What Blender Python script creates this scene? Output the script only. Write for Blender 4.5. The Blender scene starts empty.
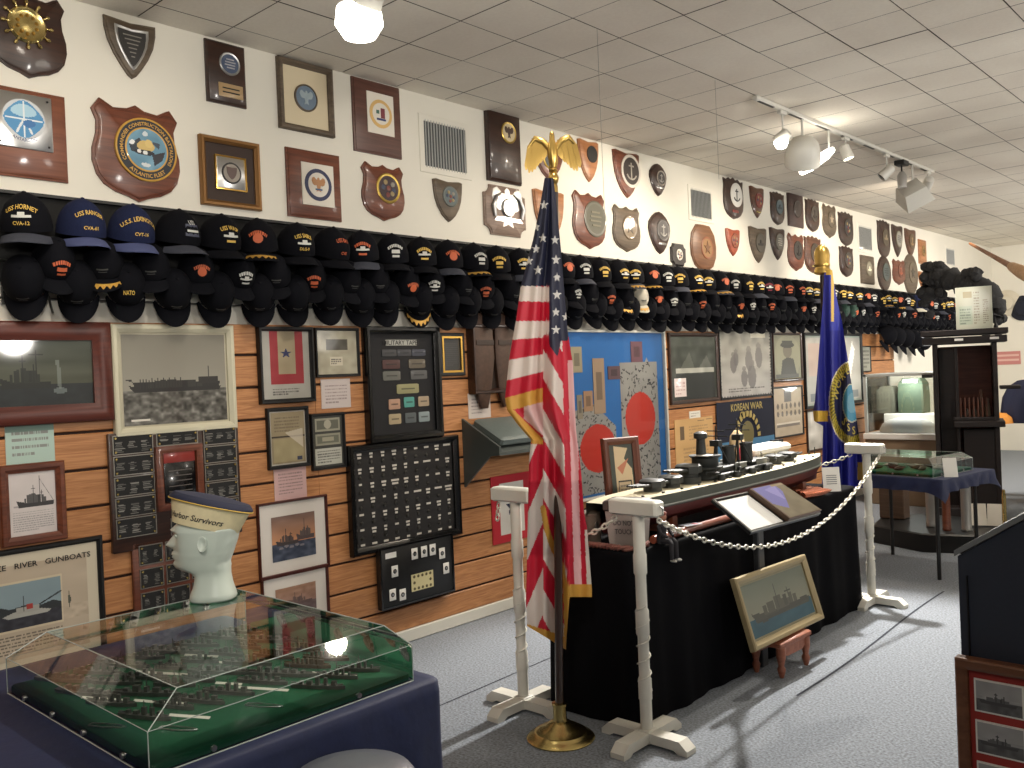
import bpy, math, random
import numpy as np
from mathutils import Matrix, Vector, Euler
random.seed(7)
RNG = np.random.RandomState(5)
COL = bpy.context.scene.collection
PI = math.pi
R90 = PI/2
# ---------------------------------------------------------------- camera
FPX, YAW, PITCH, ROLL = 893.523, 0.74495889, -0.0095659923, -0.0420455126
EYE = 1.466
def axes():
    cy, sy = math.cos(YAW), math.sin(YAW)
    F = np.array([-sy*math.cos(PITCH), cy*math.cos(PITCH), math.sin(PITCH)])
    R = np.array([cy, sy, 0.0]); U = np.cross(R, F)
    c, s = math.cos(ROLL), math.sin(ROLL)
    return F, c*R+s*U, -s*R+c*U
CF, CR, CU = axes()
CAM = np.array([0, 0, EYE])
def ray(px, py): return CF + CR*(px-512)/FPX - CU*(py-384)/FPX
def atX(px, py, x): d = ray(px, py); return CAM + d*(x/d[0])
def atY(px, py, y): d = ray(px, py); return CAM + d*(y/d[1])
def atZ(px, py, z): d = ray(px, py); return CAM + d*((z-EYE)/d[2])
FH = np.array([-math.sin(YAW), math.cos(YAW), 0.0]); RH = np.array([math.cos(YAW), math.sin(YAW), 0.0])
def atP(px, py, p, off=0.0):       # vertical plane through p that faces the room's viewing side
    d = ray(px, py); return CAM + d*(((np.array(p)-CAM)@FH + off)/(d@FH))
XW = -3.867       # left wall
XS = XW+0.022     # face of the slatwall
CEIL = 3.122
YC = 15.2         # far corner
# ---------------------------------------------------------------- materials
MATS = {}
def lin(c): return tuple(((x/12.92) if x <= .04045 else ((x+.055)/1.055)**2.4) for x in c)
def rgb(*c): return lin([v/255 for v in c])
def mat(name, col, rough=.6, metal=0., noise=0., nscale=30., bump=0., coat=0., emit=0., spec=.5):
    if name in MATS: return MATS[name]
    m = bpy.data.materials.new(name); m.use_nodes = True; nt = m.node_tree; b = nt.nodes['Principled BSDF']
    c = rgb(*col) + (1,)
    b.inputs['Base Color'].default_value = c; b.inputs['Roughness'].default_value = rough
    b.inputs['Metallic'].default_value = metal; b.inputs['Coat Weight'].default_value = coat
    b.inputs['Coat Roughness'].default_value = .06; b.inputs['Specular IOR Level'].default_value = spec
    if emit: b.inputs['Emission Color'].default_value = c; b.inputs['Emission Strength'].default_value = emit
    if noise or bump:
        tc = nt.nodes.new('ShaderNodeTexCoord'); n = nt.nodes.new('ShaderNodeTexNoise')
        n.inputs['Scale'].default_value = nscale; n.inputs['Detail'].default_value = 4
        nt.links.new(tc.outputs['Object'], n.inputs['Vector'])
        if noise:
            r = nt.nodes.new('ShaderNodeMapRange'); r.inputs[1].default_value = .3; r.inputs[2].default_value = .7
            r.inputs[3].default_value = 1-noise; r.inputs[4].default_value = 1+noise
            nt.links.new(n.outputs['Fac'], r.inputs[0])
            mx = nt.nodes.new('ShaderNodeVectorMath'); mx.operation = 'SCALE'; mx.inputs[0].default_value = c[:3]
            nt.links.new(r.outputs[0], mx.inputs['Scale']); nt.links.new(mx.outputs[0], b.inputs['Base Color'])
        if bump:
            bp = nt.nodes.new('ShaderNodeBump'); bp.inputs['Strength'].default_value = bump; bp.inputs['Distance'].default_value = .01
            nt.links.new(n.outputs['Fac'], bp.inputs['Height']); nt.links.new(bp.outputs[0], b.inputs['Normal'])
    MATS[name] = m; return m
def wood(name, c1, c2, rough=.4, scale=(1, 14, 14), coat=0., axis='X', dist=3., ws=3.):
    if name in MATS: return MATS[name]
    m = bpy.data.materials.new(name); m.use_nodes = True; nt = m.node_tree; b = nt.nodes['Principled BSDF']
    tc = nt.nodes.new('ShaderNodeTexCoord'); mp = nt.nodes.new('ShaderNodeMapping'); mp.inputs['Scale'].default_value = scale
    nt.links.new(tc.outputs['Object'], mp.inputs[0])
    n = nt.nodes.new('ShaderNodeTexNoise'); n.inputs['Scale'].default_value = ws; n.inputs['Detail'].default_value = 5; n.inputs['Distortion'].default_value = dist*.3
    nt.links.new(mp.outputs[0], n.inputs['Vector'])
    rp = nt.nodes.new('ShaderNodeValToRGB'); rp.color_ramp.elements[0].position = .32; rp.color_ramp.elements[1].position = .68
    rp.color_ramp.elements[0].color = rgb(*c1)+(1,); rp.color_ramp.elements[1].color = rgb(*c2)+(1,)
    nt.links.new(n.outputs['Fac'], rp.inputs[0]); nt.links.new(rp.outputs[0], b.inputs['Base Color'])
    b.inputs['Roughness'].default_value = rough; b.inputs['Coat Weight'].default_value = coat; b.inputs['Coat Roughness'].default_value = .1
    MATS[name] = m; return m
def glass(name, tint=(235, 245, 240), refl=1.0, base=.02):
    if name in MATS: return MATS[name]
    m = bpy.data.materials.new(name); m.use_nodes = True; nt = m.node_tree
    for n in list(nt.nodes): nt.nodes.remove(n)
    o = nt.nodes.new('ShaderNodeOutputMaterial'); t = nt.nodes.new('ShaderNodeBsdfTransparent'); g = nt.nodes.new('ShaderNodeBsdfGlossy')
    t.inputs[0].default_value = rgb(*tint)+(1,); g.inputs['Roughness'].default_value = .02; g.inputs[0].default_value = (1, 1, 1, 1)
    f = nt.nodes.new('ShaderNodeFresnel'); f.inputs[0].default_value = 1.5
    ad = nt.nodes.new('ShaderNodeMath'); ad.operation = 'MULTIPLY_ADD'; ad.inputs[1].default_value = refl; ad.inputs[2].default_value = base
    mx = nt.nodes.new('ShaderNodeMixShader'); nt.links.new(f.outputs[0], ad.inputs[0]); nt.links.new(ad.outputs[0], mx.inputs[0])
    nt.links.new(t.outputs[0], mx.inputs[1]); nt.links.new(g.outputs[0], mx.inputs[2]); nt.links.new(mx.outputs[0], o.inputs[0])
    MATS[name] = m; return m
def painted(name='painted_surface', rough=.5, coat=.5, sheen=0.):
    if name in MATS: return MATS[name]
    m = bpy.data.materials.new(name); m.use_nodes = True; nt = m.node_tree; b = nt.nodes['Principled BSDF']
    a = nt.nodes.new('ShaderNodeVertexColor'); a.layer_name = 'Col'; nt.links.new(a.outputs[0], b.inputs['Base Color'])
    b.inputs['Roughness'].default_value = rough; b.inputs['Coat Weight'].default_value = coat; b.inputs['Coat Roughness'].default_value = .05
    MATS[name] = m; return m
WHITEWALL = mat('white_wall_paint', (226, 222, 210), .75, noise=.02, nscale=3)
BLACK = mat('black_paint', (16, 16, 17), .45)
BLACKG = mat('black_gloss', (14, 14, 15), .25, coat=.3)
DARKW = wood('dark_walnut', (38, 22, 16), (62, 36, 25), .4, coat=.2)
BROWNW = wood('brown_wood', (70, 42, 28), (100, 62, 42), .4, coat=.2)
REDW = wood('mahogany', (84, 42, 28), (120, 66, 44), .4, coat=.15)
TANW = wood('tan_wood', (140, 90, 55), (178, 122, 80), .4)
OAK = wood('oak_slat', (158, 104, 62), (196, 140, 92), .45, scale=(14, .9, 14), ws=3.4, dist=7)
GREYW = wood('grey_wood', (78, 66, 54), (104, 90, 74), .5)
GOLD = mat('gold', (212, 168, 84), .3, 1.)
BRASS = mat('brass', (206, 184, 122), .25, 1.)
AGED = mat('aged_gold_frame', (136, 98, 56), .4, .5)
SILVER = mat('silver', (200, 200, 200), .3, 1.)
PEWTER = mat('pewter', (120, 120, 118), .45, .8, noise=.2)
CREAM = mat('cream_paint', (205, 200, 176), .5)
WHITE = mat('white_card', (232, 230, 224), .6)
WPAINT = mat('white_gloss_paint', (216, 214, 204), .45, noise=.05, nscale=12)
CHARC = mat('charcoal_cloth', (40, 40, 40), .9, spec=.2)
NAVYCAP = mat('navy_cap_cloth', (26, 33, 62), .9, spec=.2, noise=.12, nscale=160)
DARKCAP = mat('dark_cap_cloth', (11, 12, 18), .9, noise=.12, nscale=160, spec=.15)
GREYCAP = mat('slate_cap_cloth', (52, 55, 66), .85, noise=.1, nscale=160)
YTHREAD = mat('gold_thread', (214, 178, 84), .6)
WTHREAD = mat('white_thread', (196, 196, 190), .6)
RTHREAD = mat('orange_thread', (190, 92, 54), .6)
PTHREAD = mat('crimson_thread', (120, 40, 56), .6)
BLKCLOTH = mat('black_tablecloth', (9, 9, 13), .9, noise=.1, nscale=60, spec=.1)
BLUECLOTH = mat('navy_tablecloth', (24, 34, 70), .65, noise=.1, nscale=30, bump=.15)
GREENFELT = mat('green_felt', (18, 84, 56), .95, noise=.08, nscale=90)
GLASS = glass('acrylic', (249, 252, 250)); EDGE = mat('acrylic_edge', (170, 180, 176), .2, coat=.6)
PAPER = mat('paper', (214, 208, 196), .7)
FIXT = mat('fixture_white', (206, 204, 196), .4)
REDP = mat('hull_red', (82, 30, 27), .5); HULLG = mat('hull_grey', (74, 78, 72), .45); DECKC = mat('deck_cream', (200, 190, 160), .6)
GUN = mat('gun_grey', (40, 43, 42), .55)
# ---------------------------------------------------------------- mesh building
def superM(loc=(0, 0, 0), rot=(0, 0, 0), s=(1, 1, 1)):
    return Matrix.LocRotScale(Vector(loc), Euler(rot), Vector(s))
TXT = {}
def text_geo(s, bold=False):
    if s in TXT: return TXT[s]
    c = bpy.data.curves.new('lettering', 'FONT'); c.body = s; c.size = 1; c.resolution_u = 2; c.align_x = 'CENTER'
    c.offset = .015
    o = bpy.data.objects.new('lettering', c); COL.objects.link(o)
    me = bpy.data.meshes.new_from_object(o.evaluated_get(bpy.context.evaluated_depsgraph_get()))
    v = [(p.co.x, p.co.y) for p in me.vertices]; f = [tuple(p.vertices) for p in me.polygons]
    bpy.data.objects.remove(o); bpy.data.meshes.remove(me); bpy.data.curves.remove(c)
    TXT[s] = (v, f); return TXT[s]
class MB:
    def __init__(s): s.v = []; s.f = []; s.m = []; s.mats = []; s.M = Matrix.Identity(4); s.col = []
    def add(s, v, f, m, M=None):
        T = s.M @ M if M is not None else s.M
        b = len(s.v); s.v += [tuple(T @ Vector(p)) for p in v]
        if m not in s.mats: s.mats.append(m)
        k = s.mats.index(m); s.f += [tuple(i+b for i in q) for q in f]; s.m += [k]*len(f)
        return s
    def box(s, c, d, m, rot=(0, 0, 0)):
        x, y, z = d[0]/2, d[1]/2, d[2]/2
        v = [(i*x, j*y, k*z) for i in (-1, 1) for j in (-1, 1) for k in (-1, 1)]
        return s.add(v, [(0, 1, 3, 2), (4, 6, 7, 5), (0, 4, 5, 1), (2, 3, 7, 6), (0, 2, 6, 4), (1, 5, 7, 3)], m, superM(c, rot))
    def bbox(s, c, d, m, r=.004, rot=(0, 0, 0)):     # box with chamfered edges, as a loft
        x, y, z = d[0]/2, d[1]/2, d[2]/2; rings = []
        for (ins, zz) in ((r, -z), (0, -z+r), (0, z-r), (r, z)):
            a, b = x-ins, y-ins; q = r
            rings.append([(-a+q, -b, zz), (a-q, -b, zz), (a, -b+q, zz), (a, b-q, zz), (a-q, b, zz), (-a+q, b, zz), (-a, b-q, zz), (-a, -b+q, zz)])
        return s.loft(rings, m, M=superM(c, rot))
    def loft(s, rings, m, closed=True, cap=True, M=None):
        n = len(rings[0]); v = [p for r in rings for p in r]; f = []
        for i in range(len(rings)-1):
            for j in range(n if closed else n-1):
                a = i*n+j; b = i*n+(j+1) % n; f.append((a, b, b+n, a+n))
        if cap: f.append(tuple(range(n))[::-1]); f.append(tuple(range((len(rings)-1)*n, len(rings)*n)))
        return s.add(v, f, m, M)
    def lathe(s, prof, m, n=20, loc=(0, 0, 0), rot=(0, 0, 0), sc=(1, 1, 1)):
        rings = [[(r*math.cos(2*PI*k/n), r*math.sin(2*PI*k/n), z) for k in range(n)] for r, z in prof]
        return s.loft(rings, m, M=superM(loc, rot, sc))
    def tube(s, pts, r, m, n=8):
        pts = [Vector(p) for p in pts]; rings = []; up = Vector((0, 0, 1))
        for i, p in enumerate(pts):
            t = (pts[min(i+1, len(pts)-1)]-pts[max(i-1, 0)]).normalized()
            a = t.cross(up if abs(t.z) < .95 else Vector((1, 0, 0))).normalized(); b = t.cross(a)
            rr = r[i] if isinstance(r, (list, tuple)) else r
            rings.append([tuple(p+a*rr*math.cos(2*PI*k/n)+b*rr*math.sin(2*PI*k/n)) for k in range(n)])
        return s.loft(rings, m)
    def plate(s, out, prof, m, loc=(0, 0, 0), rot=(0, 0, 0), fan=False):   # outline pts, prof = [(inset, z)]
        P = [Vector(p) for p in out]; n = len(P); ar = sum(P[i].x*P[(i+1) % n].y-P[(i+1) % n].x*P[i].y for i in range(n))
        if ar < 0: P = P[::-1]
        N = []
        for i in range(n):
            e1 = (P[i]-P[i-1]).normalized(); e2 = (P[(i+1) % n]-P[i]).normalized()
            q = Vector((-(e1.y+e2.y), e1.x+e2.x)); q = q.normalized() if q.length > 1e-6 else Vector((-e1.y, e1.x))
            N.append(q/max(.6, q.dot(Vector((-e1.y, e1.x)))))
        s.loft([[(P[i].x+N[i].x*a, P[i].y+N[i].y*a, z) for i in range(n)] for a, z in prof], m, M=superM(loc, rot))
        if fan:
            s.f.pop(); s.m.pop(); b0 = len(s.v)-n; c_ = superM(loc, rot) @ Vector((0, 0, prof[-1][1])); s.v.append(tuple(s.M @ c_)); k = len(s.v)-1
            for i in range(n): s.f.append((b0+i, b0+(i+1) % n, k)); s.m.append(s.mats.index(m))
        return s
    def ring(s, w, h, prof, m):   # picture frame moulding; prof=[(inset,z)]
        v = []; f = []; k = len(prof)
        for a, z in prof: x, y = w/2-a, h/2-a; v += [(-x, -y, z), (x, -y, z), (x, y, z), (-x, y, z)]
        for i in range(k-1):
            for j in range(4): a = i*4+j; b = i*4+(j+1) % 4; f.append((a, b, b+4, a+4))
        return s.add(v, f, m)
    def grid(s, fn, nu, nv, m, closeu=False, colfn=None):
        v = [fn(i/nu, j/nv) for j in range(nv+1) for i in range(nu+1)]
        f = [(j*(nu+1)+i, j*(nu+1)+i+1, (j+1)*(nu+1)+i+1, (j+1)*(nu+1)+i) for j in range(nv) for i in range(nu)]
        return s.add(v, f, m)
    def text(s, t, size, m, fn=None, loc=(0, 0, 0)):
        v, f = text_geo(t)
        fn = fn or (lambda x, y: (loc[0]+x, loc[1]+y, loc[2]))
        return s.add([fn(x*size, y*size) for x, y in v], f, m)
    def arctext(s, t, size, m, r, a0, z, up=1):   # centred at angle a0 (from +Y clockwise)
        def fn(x, y):
            a = a0 + x/(r if up > 0 else -r); rr = r+(y if up > 0 else -y-.0)
            return (rr*math.sin(a), rr*math.cos(a), z)
        return s.text(t, size, m, fn)
    def raster(s, img, x0, y0, w, h, z=0., m=None, fn=None):
        H, Wd = img.shape[:2]; b = len(s.v); m = m or painted(); fn = fn or (lambda u, v: (x0+u*w, y0+v*h, z))
        v = [fn(i/Wd, 1-j/H) for j in range(H+1) for i in range(Wd+1)]
        f = [(j*(Wd+1)+i, (j+1)*(Wd+1)+i, (j+1)*(Wd+1)+i+1, j*(Wd+1)+i+1) for j in range(H) for i in range(Wd)]
        k = len(s.f); s.add(v, f, m); s.col.append((k, img.reshape(-1, 3))); return s
    def build(s, name, parent=None, smooth=40):
        me = bpy.data.meshes.new(name); me.from_pydata(s.v, [], s.f)
        for m in s.mats: me.materials.append(m)
        me.polygons.foreach_set('material_index', s.m)
        if s.col:
            a = me.color_attributes.new('Col', 'FLOAT_COLOR', 'CORNER'); tot = sum(len(q) for q in s.f)
            arr = np.ones((tot, 4)); st = np.cumsum([0]+[len(q) for q in s.f])
            for k, c in s.col:
                c = np.clip(c, 0, 1); l = np.where(c <= .04045, c/12.92, ((c+.055)/1.055)**2.4)
                arr[st[k]:st[k]+4*len(c), :3] = np.repeat(l, 4, axis=0)
            a.data.foreach_set('color', arr.ravel())
        if smooth: me.polygons.foreach_set('use_smooth', [True]*len(s.f)); me.set_sharp_from_angle(angle=math.radians(smooth))
        me.update(); o = bpy.data.objects.new(name, me); COL.objects.link(o)
        if parent: o.parent = parent
        return o
def tag(o, label, cat, group=None):
    o['label'] = label; o['category'] = cat
    if group: o['group'] = group
    return o
def thing(name, label, cat, loc=(0, 0, 0), rot=(0, 0, 0), group=None):
    o = bpy.data.objects.new(name, None); COL.objects.link(o); o.location = [float(q) for q in loc]; o.rotation_euler = rot
    o.empty_display_size = .1
    return tag(o, label, cat, group)
def struct(o): o['kind'] = 'structure'; return o
WROT = (R90, 0, R90)          # local x along the wall, y up, z out of the wall
def wallbox(l, t, r, b, x=XW):
    cy, cx = (t+b)/2, (l+r)/2
    y0, y1 = atX(l, cy, x)[1], atX(r, cy, x)[1]; z1, z0 = atX(cx, t, x)[2], atX(cx, b, x)[2]
    return (y0+y1)/2, (z0+z1)/2, y1-y0, z1-z0
# ---------------------------------------------------------------- raster painting
class Cv:
    def __init__(s, w, h, bg): s.w, s.h = w, h; s.a = np.ones((h, w, 3))*np.array(bg)/255.; s.Y, s.X = np.mgrid[0:h, 0:w]; s.X = (s.X+.5)/w; s.Y = (s.Y+.5)/h
    def _p(s, m, c, al=1.): s.a[m] = s.a[m]*(1-al)+np.array(c)/255.*al; return s
    def rect(s, x0, y0, x1, y1, c, al=1.): return s._p((s.X >= x0) & (s.X < x1) & (s.Y >= y0) & (s.Y < y1), c, al)
    def ell(s, cx, cy, rx, ry, c, al=1.): return s._p(((s.X-cx)/rx)**2+((s.Y-cy)/ry)**2 <= 1, c, al)
    def poly(s, P, c, al=1.):
        m = np.zeros(s.X.shape, bool); n = len(P)
        for i in range(n):
            (x1, y1), (x2, y2) = P[i], P[(i+1) % n]
            if y1 == y2: continue
            m ^= ((y1 > s.Y) != (y2 > s.Y)) & (s.X < (x2-x1)*(s.Y-y1)/(y2-y1)+x1)
        return s._p(m, c, al)
    def line(s, x0, y0, x1, y1, wd, c, al=1.):
        dx, dy = x1-x0, y1-y0; L = dx*dx+dy*dy+1e-9; t = np.clip(((s.X-x0)*dx+(s.Y-y0)*dy)/L, 0, 1)
        return s._p((s.X-x0-t*dx)**2+(s.Y-y0-t*dy)**2 < wd*wd/4, c, al)
    def noise(s, amp, nx=8, ny=8, region=None):
        g = RNG.rand(ny+1, nx+1)-.5; u = s.X*nx*.999; v = s.Y*ny*.999; i = u.astype(int); j = v.astype(int); fu = u-i; fv = v-j
        n = g[j, i]*(1-fu)*(1-fv)+g[j, i+1]*fu*(1-fv)+g[j+1, i]*(1-fu)*fv+g[j+1, i+1]*fu*fv
        if region is not None: n = n*((s.Y > region[0]) & (s.Y < region[1]))
        s.a = np.clip(s.a+amp*n[..., None], 0, 1); return s
    def grad(s, c0, c1, y0=0., y1=1.):
        m = (s.Y >= y0) & (s.Y < y1); t = ((s.Y-y0)/(y1-y0))[m][:, None]; s.a[m] = (np.array(c0)*(1-t)+np.array(c1)*t)/255.; return s
    def lines(s, x0, y0, x1, y1, n, c=(70, 68, 66), al=.7, fill=.5):     # rows of writing too small to read
        for k in range(n):
            y = y0+(y1-y0)*(k+.25)/n; x = x0
            while x < x1:
                w = (.01+.05*random.random()); e = min(x+w, x1 if k < n-1 else x0+(x1-x0)*.6)
                if e > x: s.rect(x, y, e, y+(y1-y0)/n*fill, c, al)
                x += w+.012
        return s
    def ship(s, x0, x1, wl, hh, c, c2=None, masts=True, flip=False, seed=1):
        r = random.Random(seed); c2 = c2 or c; W_ = x1-x0; X = (lambda t: x1-t*W_) if flip else (lambda t: x0+t*W_)
        s.poly([(X(0), wl-hh*.34), (X(.06), wl), (X(.97), wl), (X(1), wl-hh*.22), (X(.7), wl-hh*.2), (X(.3), wl-hh*.2)], c)
        for k in range(9):
            a = .2+.065*k; s.rect(min(X(a), X(a+.06)), wl-hh*(.3+.3*r.random()*math.exp(-((a-.45)/.25)**2)+.12), max(X(a), X(a+.06)), wl-hh*.18, c2)
        s.rect(min(X(.4), X(.5)), wl-hh*.62, max(X(.4), X(.5)), wl-hh*.2, c2); s.rect(min(X(.56), X(.62)), wl-hh*.55, max(X(.56), X(.62)), wl-hh*.2, c)
        if masts:
            for a, q in ((.45, 1.), (.66, .75)): s.line(X(a), wl-hh*q, X(a), wl-hh*.2, .012, c); s.line(X(a-.05), wl-hh*q*.85, X(a+.05), wl-hh*q*.85, .008, c)
        return s
    @property
    def img(s): return s.a
# ---------------------------------------------------------------- room shell
def plane(name, pts, m):
    o = MB().add(pts, [(0, 1, 2, 3)], m).build(name, smooth=0); return struct(o)
XR, YB = 3.2, -2.2
def carpet():
    m = mat('blue_grey_carpet', (128, 134, 142), .95, noise=.42, nscale=95, bump=.25); return m
plane('floor', [(XW, YB, 0), (XR, YB, 0), (XR, YC, 0), (XW, YC, 0)], carpet())
def tilemat():
    m = bpy.data.materials.new('ceiling_tile'); m.use_nodes = True; nt = m.node_tree; b = nt.nodes['Principled BSDF']
    b.inputs['Roughness'].default_value = .9
    tc = nt.nodes.new('ShaderNodeTexCoord'); n = nt.nodes.new('ShaderNodeTexNoise'); n.inputs['Scale'].default_value = 60; n.inputs['Detail'].default_value = 6
    n2 = nt.nodes.new('ShaderNodeTexNoise'); n2.inputs['Scale'].default_value = 1.2
    nt.links.new(tc.outputs['Object'], n.inputs['Vector']); nt.links.new(tc.outputs['Object'], n2.inputs['Vector'])
    a = nt.nodes.new('ShaderNodeMath'); a.operation = 'MULTIPLY_ADD'; a.inputs[1].default_value = .25; nt.links.new(n.outputs['Fac'], a.inputs[0]); nt.links.new(n2.outputs['Fac'], a.inputs[2])
    rp = nt.nodes.new('ShaderNodeValToRGB'); rp.color_ramp.elements[0].position = .45; rp.color_ramp.elements[1].position = .8
    rp.color_ramp.elements[0].color = rgb(220, 212, 200)+(1,); rp.color_ramp.elements[1].color = rgb(238, 232, 220)+(1,)
    nt.links.new(a.outputs[0], rp.inputs[0]); nt.links.new(rp.outputs[0], b.inputs['Base Color']); return m
cb = MB(); T = .37; TM = tilemat(); GR = mat('tile_gap', (74, 66, 60), .9); rr = random.Random(3)
X0 = (-9.97324519)*.37; Y0 = 8.97829883*.37
for i in range(-1, 20):
    for j in range(-15, 33):
        x0 = X0+i*T; y0 = Y0+j*T; x1, y1 = x0+T, y0+T
        x0, y0, x1, y1 = max(x0, XW), max(y0, YB), min(x1, XR), min(y1, YC)
        if x1-x0 < .02 or y1-y0 < .02: continue
        g = .0028; dz = rr.choice([0, 0, 0, .0005, -.0005, .0012]) ; tx = rr.uniform(-.0006, .0006)
        cb.add([(x0+g, y0+g, CEIL+dz), (x1-g, y0+g, CEIL+dz+tx), (x1-g, y1-g, CEIL+dz), (x0+g, y1-g, CEIL+dz-tx)], [(3, 2, 1, 0)], TM)
cb.add([(XW, YB, CEIL+.008), (XR, YB, CEIL+.008), (XR, YC, CEIL+.008), (XW, YC, CEIL+.008)], [(3, 2, 1, 0)], GR)
cb.box(((XW+XR)/2, (YB+YC)/2, CEIL+.06), (XR-XW+.2, YC-YB+.2, .05), GR)
struct(cb.build('ceiling', smooth=0))
struct(MB().box((XW-.05, (YB+YC)/2, CEIL/2), (.1, YC-YB+.2, CEIL+.1), WHITEWALL).build('wall_left', smooth=0))
struct(MB().box(((XW+XR)/2, YC+.05, CEIL/2), (XR-XW, .1, CEIL+.1), WHITEWALL).build('wall_back', smooth=0))
struct(MB().box((XR+.05, (YB+YC)/2, CEIL/2), (.1, YC-YB+.2, CEIL+.1), mat('beige_wall', (150, 146, 136), .8)).build('wall_right', smooth=0))
struct(MB().box(((XW+XR)/2, YB-.05, CEIL/2), (XR-XW, .1, CEIL+.1), mat('rear_wall', (120, 116, 108), .8)).build('wall_front', smooth=0))
struct(MB().bbox((XW+.013, 4.3, .036), (.026, 13., .072), mat('white_baseboard', (214, 212, 202), .5), .006).build('baseboard_left'))
# slatwall boards (one panel of oak boards with dark grooves)
YSE = 10.86
GD = mat('slat_groove', (48, 28, 18), .8)
sb = MB(); sb.box((XW+.004, (YB+YSE)/2, .92), (.008, YSE-YB, 1.69), GD)
z = .205-.157
gro = []
while z < 1.80:
    lo = max(z+.006, .074); hi = min(z+.157-.006, 1.765)
    if hi-lo > .02:
        y = YB
        while y < YSE:
            y1 = min(y+2.44, YSE); c = .004
            pr = [(XW+.006, lo), (XS-c, lo), (XS, lo+c), (XS, hi-c), (XS-c, hi), (XW+.006, hi)]
            sb.loft([[(p, y+.0012, q) for p, q in pr], [(p, y1-.0012, q) for p, q in pr]], OAK); y = y1
    z += .157
struct(sb.build('trim_1', smooth=0))
# dark seam strips in the carpet
sm = MB(); SEAM = mat('carpet_seam', (44, 48, 58), .95)
sm.grid(lambda u, v: (-3.0+.35*math.sin(v*1.5)*0+.008*u-.004+.03*math.sin(v*5), .5+v*4.0, .0015), 1, 30, SEAM)
sm.grid(lambda u, v: (-1.815+.012*u+.03*math.sin(v*4+1), 3.7+v*2.2, .0015), 1, 30, SEAM)
struct(sm.build('trim_2', smooth=0))
# ---------------------------------------------------------------- outlines
def ol(kind):
    if kind == 'crest':      # shield with horned top
        R = [(0, .46), (.10, .415), (.25, .40), (.36, .455), (.40, .47), (.49, .36), (.44, .25), (.45, .12), (.495, -.02), (.50, -.14), (.46, -.27), (.38, -.36), (.26, -.42), (.12, -.455), (0, -.5)]
    elif kind == 'heater':
        R = [(0, .42), (.2, .44), (.38, .46), (.48, .44), (.46, .2), (.42, 0), (.34, -.18), (.22, -.34), (.1, -.44), (0, -.5)]
    elif kind == 'point':
        R = [(0, .43), (.25, .45), (.5, .47), (.495, .3), (.44, .08), (.33, -.13), (.2, -.31), (.08, -.45), (0, -.5)]
    elif kind == 'leaf':
        R = [(0, .5), (.15, .47), (.32, .38), (.47, .24), (.5, .08), (.44, -.1), (.32, -.28), (.16, -.43), (0, -.5)]
    elif kind == 'blunt':
        R = [(0, .5), (.12, .44), (.24, .48), (.36, .42), (.5, .45), (.47, .3), (.5, .1), (.5, -.12), (.46, -.28), (.34, -.4), (.18, -.46), (0, -.5)]
    elif kind == 'oct':
        R = [(0, .5), (.26, .49), (.44, .3), (.5, .05), (.48, -.18), (.36, -.38), (.2, -.47), (0, -.5)]
    elif kind == 'oval':
        R = [(.5*math.sin(PI*k/12), .5*math.cos(PI*k/12)) for k in range(13)]
    elif kind == 'notch':
        R = [(0, .5), (.36, .5), (.36, .44), (.40, .37), (.47, .33), (.5, .33), (.5, 0), (.5, -.33), (.45, -.34), (.39, -.39), (.36, -.46), (.36, -.5), (0, -.5)]
    else:
        R = [(0, .5), (.5, .5), (.5, -.5), (0, -.5)]
    L = [(-x, y) for x, y in R[::-1] if x > 1e-6]
    return R+L
DISC = lambda r, n=28: [(r*math.sin(2*PI*k/n), r*math.cos(2*PI*k/n)) for k in range(n)]
def colm(c, rough=.5, metal=0.):
    return mat('enamel_%02x%02x%02x' % tuple(c)+('m' if metal else ''), c, rough, metal, coat=.2)
def eagle2d(mb, s, m, z):      # a simple spread eagle in relief
    P = [(0, .42), (.08, .36), (.07, .28), (.16, .3), (.3, .42), (.42, .36), (.46, .2), (.38, .0), (.26, -.06), (.14, -.04), (.1, -.2), (.16, -.4), (0, -.34)]
    P = P+[(-x, y) for x, y in P[::-1] if x > 0]
    mb.plate([(x*s, y*s) for x, y in P], [(0, z), (0, z+.0015), (s*.02, z+.0025)], m)
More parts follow.
